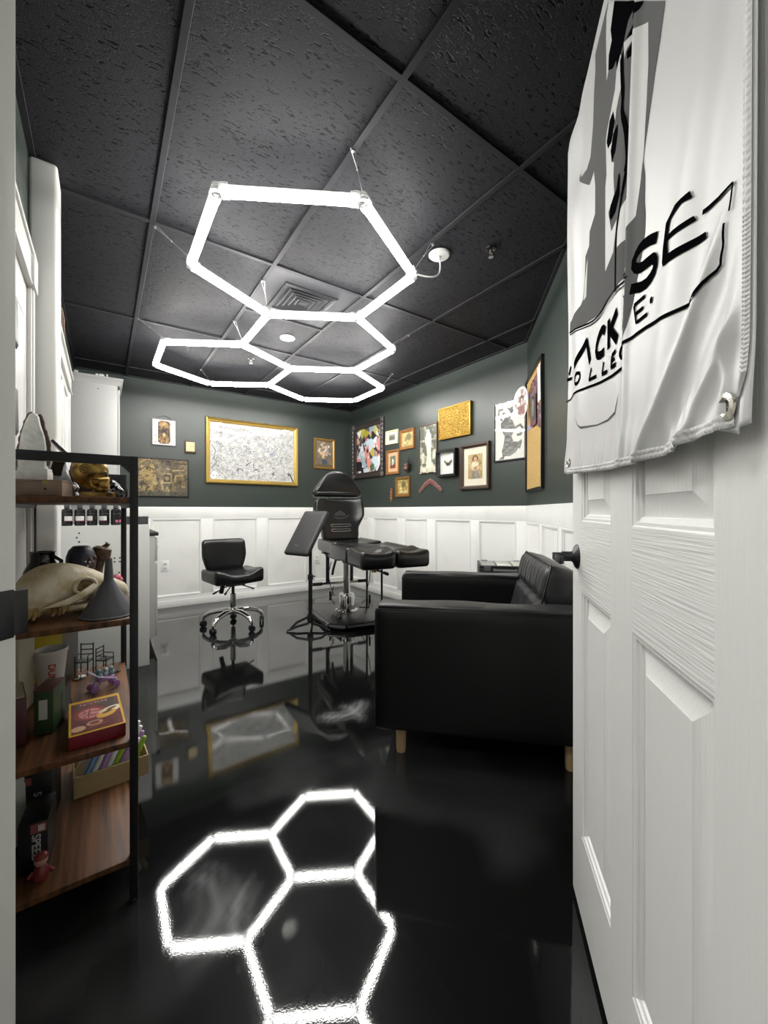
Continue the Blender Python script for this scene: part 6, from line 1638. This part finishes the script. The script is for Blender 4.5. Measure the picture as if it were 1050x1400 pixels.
def board_panel(name, label, loc, rz, d, col, cat): 
    t = thing(name, label, cat, loc, rz); mb = MB(); mb.box((0, 0, d[2] / 2), d); obj('sheet', mb, mat('sheet_' + col[1:], col, .5), t, bevel=.001); return t
board_panel('yellow_folder', 'bright yellow folder standing upright behind the foam cup', (-.172, 1.96, Z3), math.radians(12), (.085, .006, .25), '#b9a512', 'folder')
board_panel('cream_folder', 'cream folder standing upright left of the yellow folder', (-.207, 1.72, Z3), math.radians(78), (.12, .010, .26), '#b9b09a', 'folder')
board_panel('grey_folder', 'grey folder standing upright right of the yellow folder', (-.110, 1.99, Z3), math.radians(6), (.055, .008, .23), '#9a9a98', 'folder')
t = thing('red_game_box', 'flat red and yellow picture box lying at the near end of the third shelf', 'box', (-.018, 1.475, Z3), math.radians(3))
GW, GD, GH = .128, .235, .036
mb = MB(); mb.box((0, 0, GH / 2), (GW, GD, GH)); obj('carton', mb, mat('maroon_card', '#7c1428', .45), t, bevel=.001)
mb = MB(); mb.box((0, 0, GH + .0006), (GW + .001, GD + .001, .0012)); obj('lid', mb, mat('yellow_card', '#c99a1e', .45), t)
cv = Canvas(72, 110, '#5c1a1a', 61)
cv.rect(0, 0, 1, .16, '#4a2016'); cv.rect(.55, .08, 1, .36, '#33302a')
for k in range(8): cv.rect(.18 + k * .075, .055, .225 + k * .075, .10 + .02 * (k % 2), '#d8b49c', .8)
cv.ell(.38, .44, .34, .22, '#8a1c20'); cv.ell(.38, .44, .24, .16, '#d89a94', .9); cv.noise(14, 14, '#7a2026', .55, .62, .5); cv.line([(.26, .40), (.5, .38)], .03, '#5a1014'); cv.line([(.38, .32), (.34, .55)], .03, '#5a1014'); cv.line([(.24, .48), (.52, .50)], .03, '#5a1014')
cv.ell(.80, .46, .26, .10, '#e6d8b4', 1, .15, -.5); cv.ell(.70, .58, .22, .09, '#d9a93a', 1, .15, -.5); cv.ell(.82, .43, .12, .03, '#4a3020', 1, .2, -.5); cv.ell(.72, .52, .12, .03, '#4a3020', 1, .2, -.5)
cv.ell(.14, .86, .14, .08, '#d8b48a', .9); cv.ell(.45, .78, .16, .08, '#cfae92', .9); cv.ell(.45, .78, .10, .05, '#7a2026', .9); cv.line([(.28, .92), (.7, .84)], .02, '#d9a93a', .6)
me = canvas_mesh('lid_print', cv, GW - .010, GD - .026); o = link('lid_print', me, PRINT_GLOSS, t, loc=(0, -.006, GH + .0016), rot=(math.radians(-90), 0, 0))
t = thing('toy_stroller', 'little purple toy pram with tiny figures on the third shelf', 'toy', (.0, 1.765, Z3), math.radians(20))
M_PU = mat('purple_plastic', '#9a6ea8', .4)
for x in (-.034, .034):
    for y in (-.018, .018):
        mb = MB(); mb.lathe([(.004, -.005), (.012, -.004), (.012, .004), (.004, .005)], 14, T(x, y, .012) @ RX(90)); obj('wheel', mb, M_PU, t)
mb = MB(); mb.tube([(-.034, -.018, .012), (-.010, -.016, .035), (.036, -.016, .030)], .0025, 6); mb.tube([(-.034, .018, .012), (-.010, .016, .035), (.036, .016, .030)], .0025, 6); mb.tube([(.034, -.018, .012), (.02, -.016, .03)], .0025, 6); mb.tube([(.034, .018, .012), (.02, .016, .03)], .0025, 6); obj('frame', mb, M_PU, t)
mb = MB(); mb.tube([(.036, -.016, .030), (-.02, -.016, .050), (-.046, -.014, .072), (-.046, .014, .072), (-.02, .016, .050), (.036, .016, .030)], .003, 6); obj('push_handle', mb, mat('lilac_plastic', '#c9c0d8', .4), t)
mb = MB(); mb.pillow((.005, 0, .036), (.055, .032, .014), .005, n=(6, 6, 4)); obj('seat', mb, M_PU, t)
for x, c in ((-.016, '#5f8a8c'), (.006, '#a9b9bc'), (.024, '#86a4a6')):
    mb = MB(); mb.ball((x, 0, .052), (.010, .010, .011), 10, 7); mb.ball((x, -.002, .066), .008, 10, 7); obj('tiny_figure', mb, mat('teal_' + c[1:], c, .45), t)
def wire_chair(label, loc, rz, h):
    t = thing('miniature_chair', label, 'miniature chair', loc, rz); m_ = M_BLACKM; w_, d_ = .022, .020
    for x in (-w_, w_):
        for y, hh in ((-d_, h * .45), (d_, h)):
            mb = MB(); mb.tube([(x, y, 0), (x, y, hh)], .0022, 6); obj('leg', mb, m_, t)
    mb = MB(); mb.box((0, 0, h * .45), (2 * w_ + .004, 2 * d_ + .004, .004)); obj('seat', mb, m_, t)
    for k in (.62, .78, .96):
        mb = MB(); mb.tube([(-w_, d_, h * k), (w_, d_, h * k)], .0022, 6); obj('back_slat', mb, m_, t)
    for x in (-w_, w_):
        mb = MB(); mb.tube([(x, -d_, h * .45), (x, -d_, h * .66), (x, d_, h * .66)], .002, 6); obj('armrest', mb, m_, t)
wire_chair('taller black miniature metal chair near the back of the third shelf', (-.062, 1.965, Z3), math.radians(-25), .115)
wire_chair('lower black miniature metal chair beside the taller one', (.004, 1.985, Z3), math.radians(55), .088)
t = thing('silver_cap', 'small shiny round tin lying in front of the miniature chairs', 'tin', (-.075, 1.925, Z3)); mb = MB(); mb.lathe([(.020, 0), (.021, .003), (.019, .006), (.001, .007)], 20); obj('disc', mb, M_CHROME, t)
t = thing('black_spoon', 'tiny black spoon lying behind the toy pram', 'spoon', (.035, 1.90, Z3), math.radians(40)); mb = MB(); mb.tube([(-.035, 0, .003), (.01, 0, .004)], .0022, 6); mb.ball((.018, 0, .005), (.012, .007, .0035), 10, 6); obj('spoon', mb, M_BLACKM, t)
t = thing('glass_triangle', 'small clear glass wedge standing beside the foam cup', 'ornament', (-.100, 1.66, Z3), math.radians(-20)); mb = MB(); mb.prism([(-.018, 0), (.018, 0), (.010, .05)], -.004, .004, RX(90)); obj('wedge', mb, mat('smoky_glass', '#8a8a84', .08, trans=.6), t, bevel=.001)
t = thing('grey_card', 'thin grey card leaning beside the red picture box', 'card', (-.094, 1.60, Z3 + .001), math.radians(80)); mb = MB(); mb.box((0, .002, .046), (.10, .002, .09)); obj('sheet', mb, mat('card_dark', '#3a3a3a', .5), t)

# ---------------- bottom board
t = thing('cardboard_box', 'open brown cardboard box full of coloured marker sticks on the bottom shelf', 'box', (.020, 1.805, Z4), math.radians(4))
KB = mat('brown_cardboard', '#ab966a', .75, bump=((20, 300, 20), .1, .001, 2))
BW_, BD_, BH_ = .215, .20, .069
for nm, c, d in (('box_side', (0, -BD_ / 2, BH_ / 2), (BW_, .004, BH_)), ('box_side', (0, BD_ / 2, BH_ / 2), (BW_, .004, BH_)), ('box_side', (-BW_ / 2, 0, BH_ / 2), (.004, BD_, BH_)), ('box_side', (BW_ / 2, 0, BH_ / 2), (.004, BD_, BH_)), ('box_bottom', (0, 0, .003), (BW_, BD_, .004))):
    mb = MB(); mb.box(c, d); obj(nm, mb, KB, t)
pn = {'#e9e9e6': 'white', '#b48ac6': 'violet', '#9cc23c': 'lime green', '#d8c426': 'yellow', '#c9a6d6': 'lilac', '#7aa2d0': 'blue', '#efeeea': 'ivory'}
ce = Vector((.020, 1.805, Z4)); rr = random.Random(2)
seq = [['#7aa2d0', '#e9e9e6', '#b48ac6', '#e9e9e6', '#9cc23c', '#b48ac6', '#e9e9e6', '#9cc23c'], ['#e9e9e6', '#b48ac6', '#d8c426', '#e9e9e6', '#c9a6d6', '#d8c426', '#efeeea', '#b48ac6'],
       ['#e9e9e6', '#c9a6d6', '#9cc23c', '#efeeea', '#b48ac6', '#9cc23c', '#c9a6d6', '#e9e9e6'], ['#efeeea', '#e9e9e6', '#b48ac6', '#d8c426', '#e9e9e6', '#b48ac6', '#9cc23c', '#e9e9e6']]
rows = [('in the front row', -.080), ('in the second row', -.034), ('in the third row', .012), ('in the back row', .058)]
ordn = ['first', 'second', 'third', 'fourth', 'fifth', 'sixth', 'seventh', 'eighth']
stick = MB(); stick.lathe([(.0080, .0), (.0087, .002), (.0087, .118), (.0068, .126), (.0026, .129)], 12)
stick_me = {}
for r_, (rn_, y) in enumerate(rows):
    for k in range(8):
        c = seq[r_][k]; x = -.094 + k * .0205
        t = thing('marker_stick', '%s marker stick in the cardboard box, %s from the left %s' % (pn[c], ordn[k], rn_), 'marker', tuple(ce + Matrix.Rotation(math.radians(4), 3, 'Z') @ Vector((x, y, .0125))), math.radians(4), 'coloured sticks in the cardboard box')
        t.rotation_euler = (math.radians(-2), math.radians(24), math.radians(4))
        if c not in stick_me: stick_me[c] = stick.mesh('barrel'); stick_me[c].materials.append(mat('stick_' + c[1:], c, .35))
        link('barrel', stick_me[c], None, t)
def spd(label, loc, rz, d, face):
    t = thing('black_carton', label, 'box', loc, rz)
    mb = MB(); mb.box((0, 0, d[2] / 2), d); obj('carton', mb, mat('black_card', '#1a1a1c', .4), t, bevel=.0015)
    tm = text_mesh('lettering', 'SPEED', .026, .0002, True)
    o = link('lettering', tm, mat('silver_ink', '#b9b9bc', .4), t); o['kind'] = 'stuff'
    if face == 'side': o.location = (d[0] / 2 + .0006, 0.0, d[2] * .55); o.rotation_euler = (math.radians(90), math.radians(90), math.radians(90))
    else: o.location = (d[0] * .1, -d[1] / 2 - .0006, d[2] * .5); o.rotation_euler = (math.radians(90), math.radians(90), 0)
    return t
t = spd('black carton with silver SPEED lettering, nearer one on the bottom shelf', (-.150, 1.475, Z4), math.radians(-4), (.062, .125, .135), 'front')
mb = MB(); mb.box((.012, -.0628, .118), (.034, .0008, .024)); obj('print_patch', mb, mat('red_patch', '#8d4a48', .5), t)
mb = MB(); mb.box((.018, -.0634, .118), (.014, .0006, .016)); obj('print_patch', mb, mat('pale_patch', '#cfc4bc', .5), t)
t = spd('black carton with silver SPEED lettering, farther one on the bottom shelf', (-.165, 1.655, Z4), math.radians(-4), (.085, .16, .185), 'front')
mb = MB(); mb.box((-.02, -.0805, .165), (.030, .0008, .022)); obj('print_patch', mb, mat('red_patch'), t)
t = thing('white_sheet', 'folded white paper leaning on the far black carton', 'paper', (-.200, 1.555, Z4), math.radians(20)); mb = MB(); mb.box((0, 0, .11), (.035, .003, .22), RX(-6)); obj('sheet', mb, mat('plain_label'), t)
t = thing('red_figurine', 'small red and white figurine at the near edge of the bottom shelf', 'figurine', (-.135, 1.385, Z4))
mb = MB(); mb.lathe([(.016, 0), (.020, .012), (.014, .030), (.010, .036)], 14); obj('body', mb, mat('red_glaze', '#7a2c28', .35), t)
mb = MB(); mb.ball((0, 0, .047), (.015, .014, .014), 12, 8); obj('head', mb, mat('skin_glaze', '#b98f7c', .4), t)
mb = MB(); mb.ball((0, .002, .056), (.016, .015, .010), 12, 7); mb.tube([(-.016, 0, .022), (-.026, -.006, .014)], .005, 7); mb.tube([(.016, 0, .022), (.026, -.006, .014)], .005, 7); obj('cap', mb, mat('red_glaze'), t)
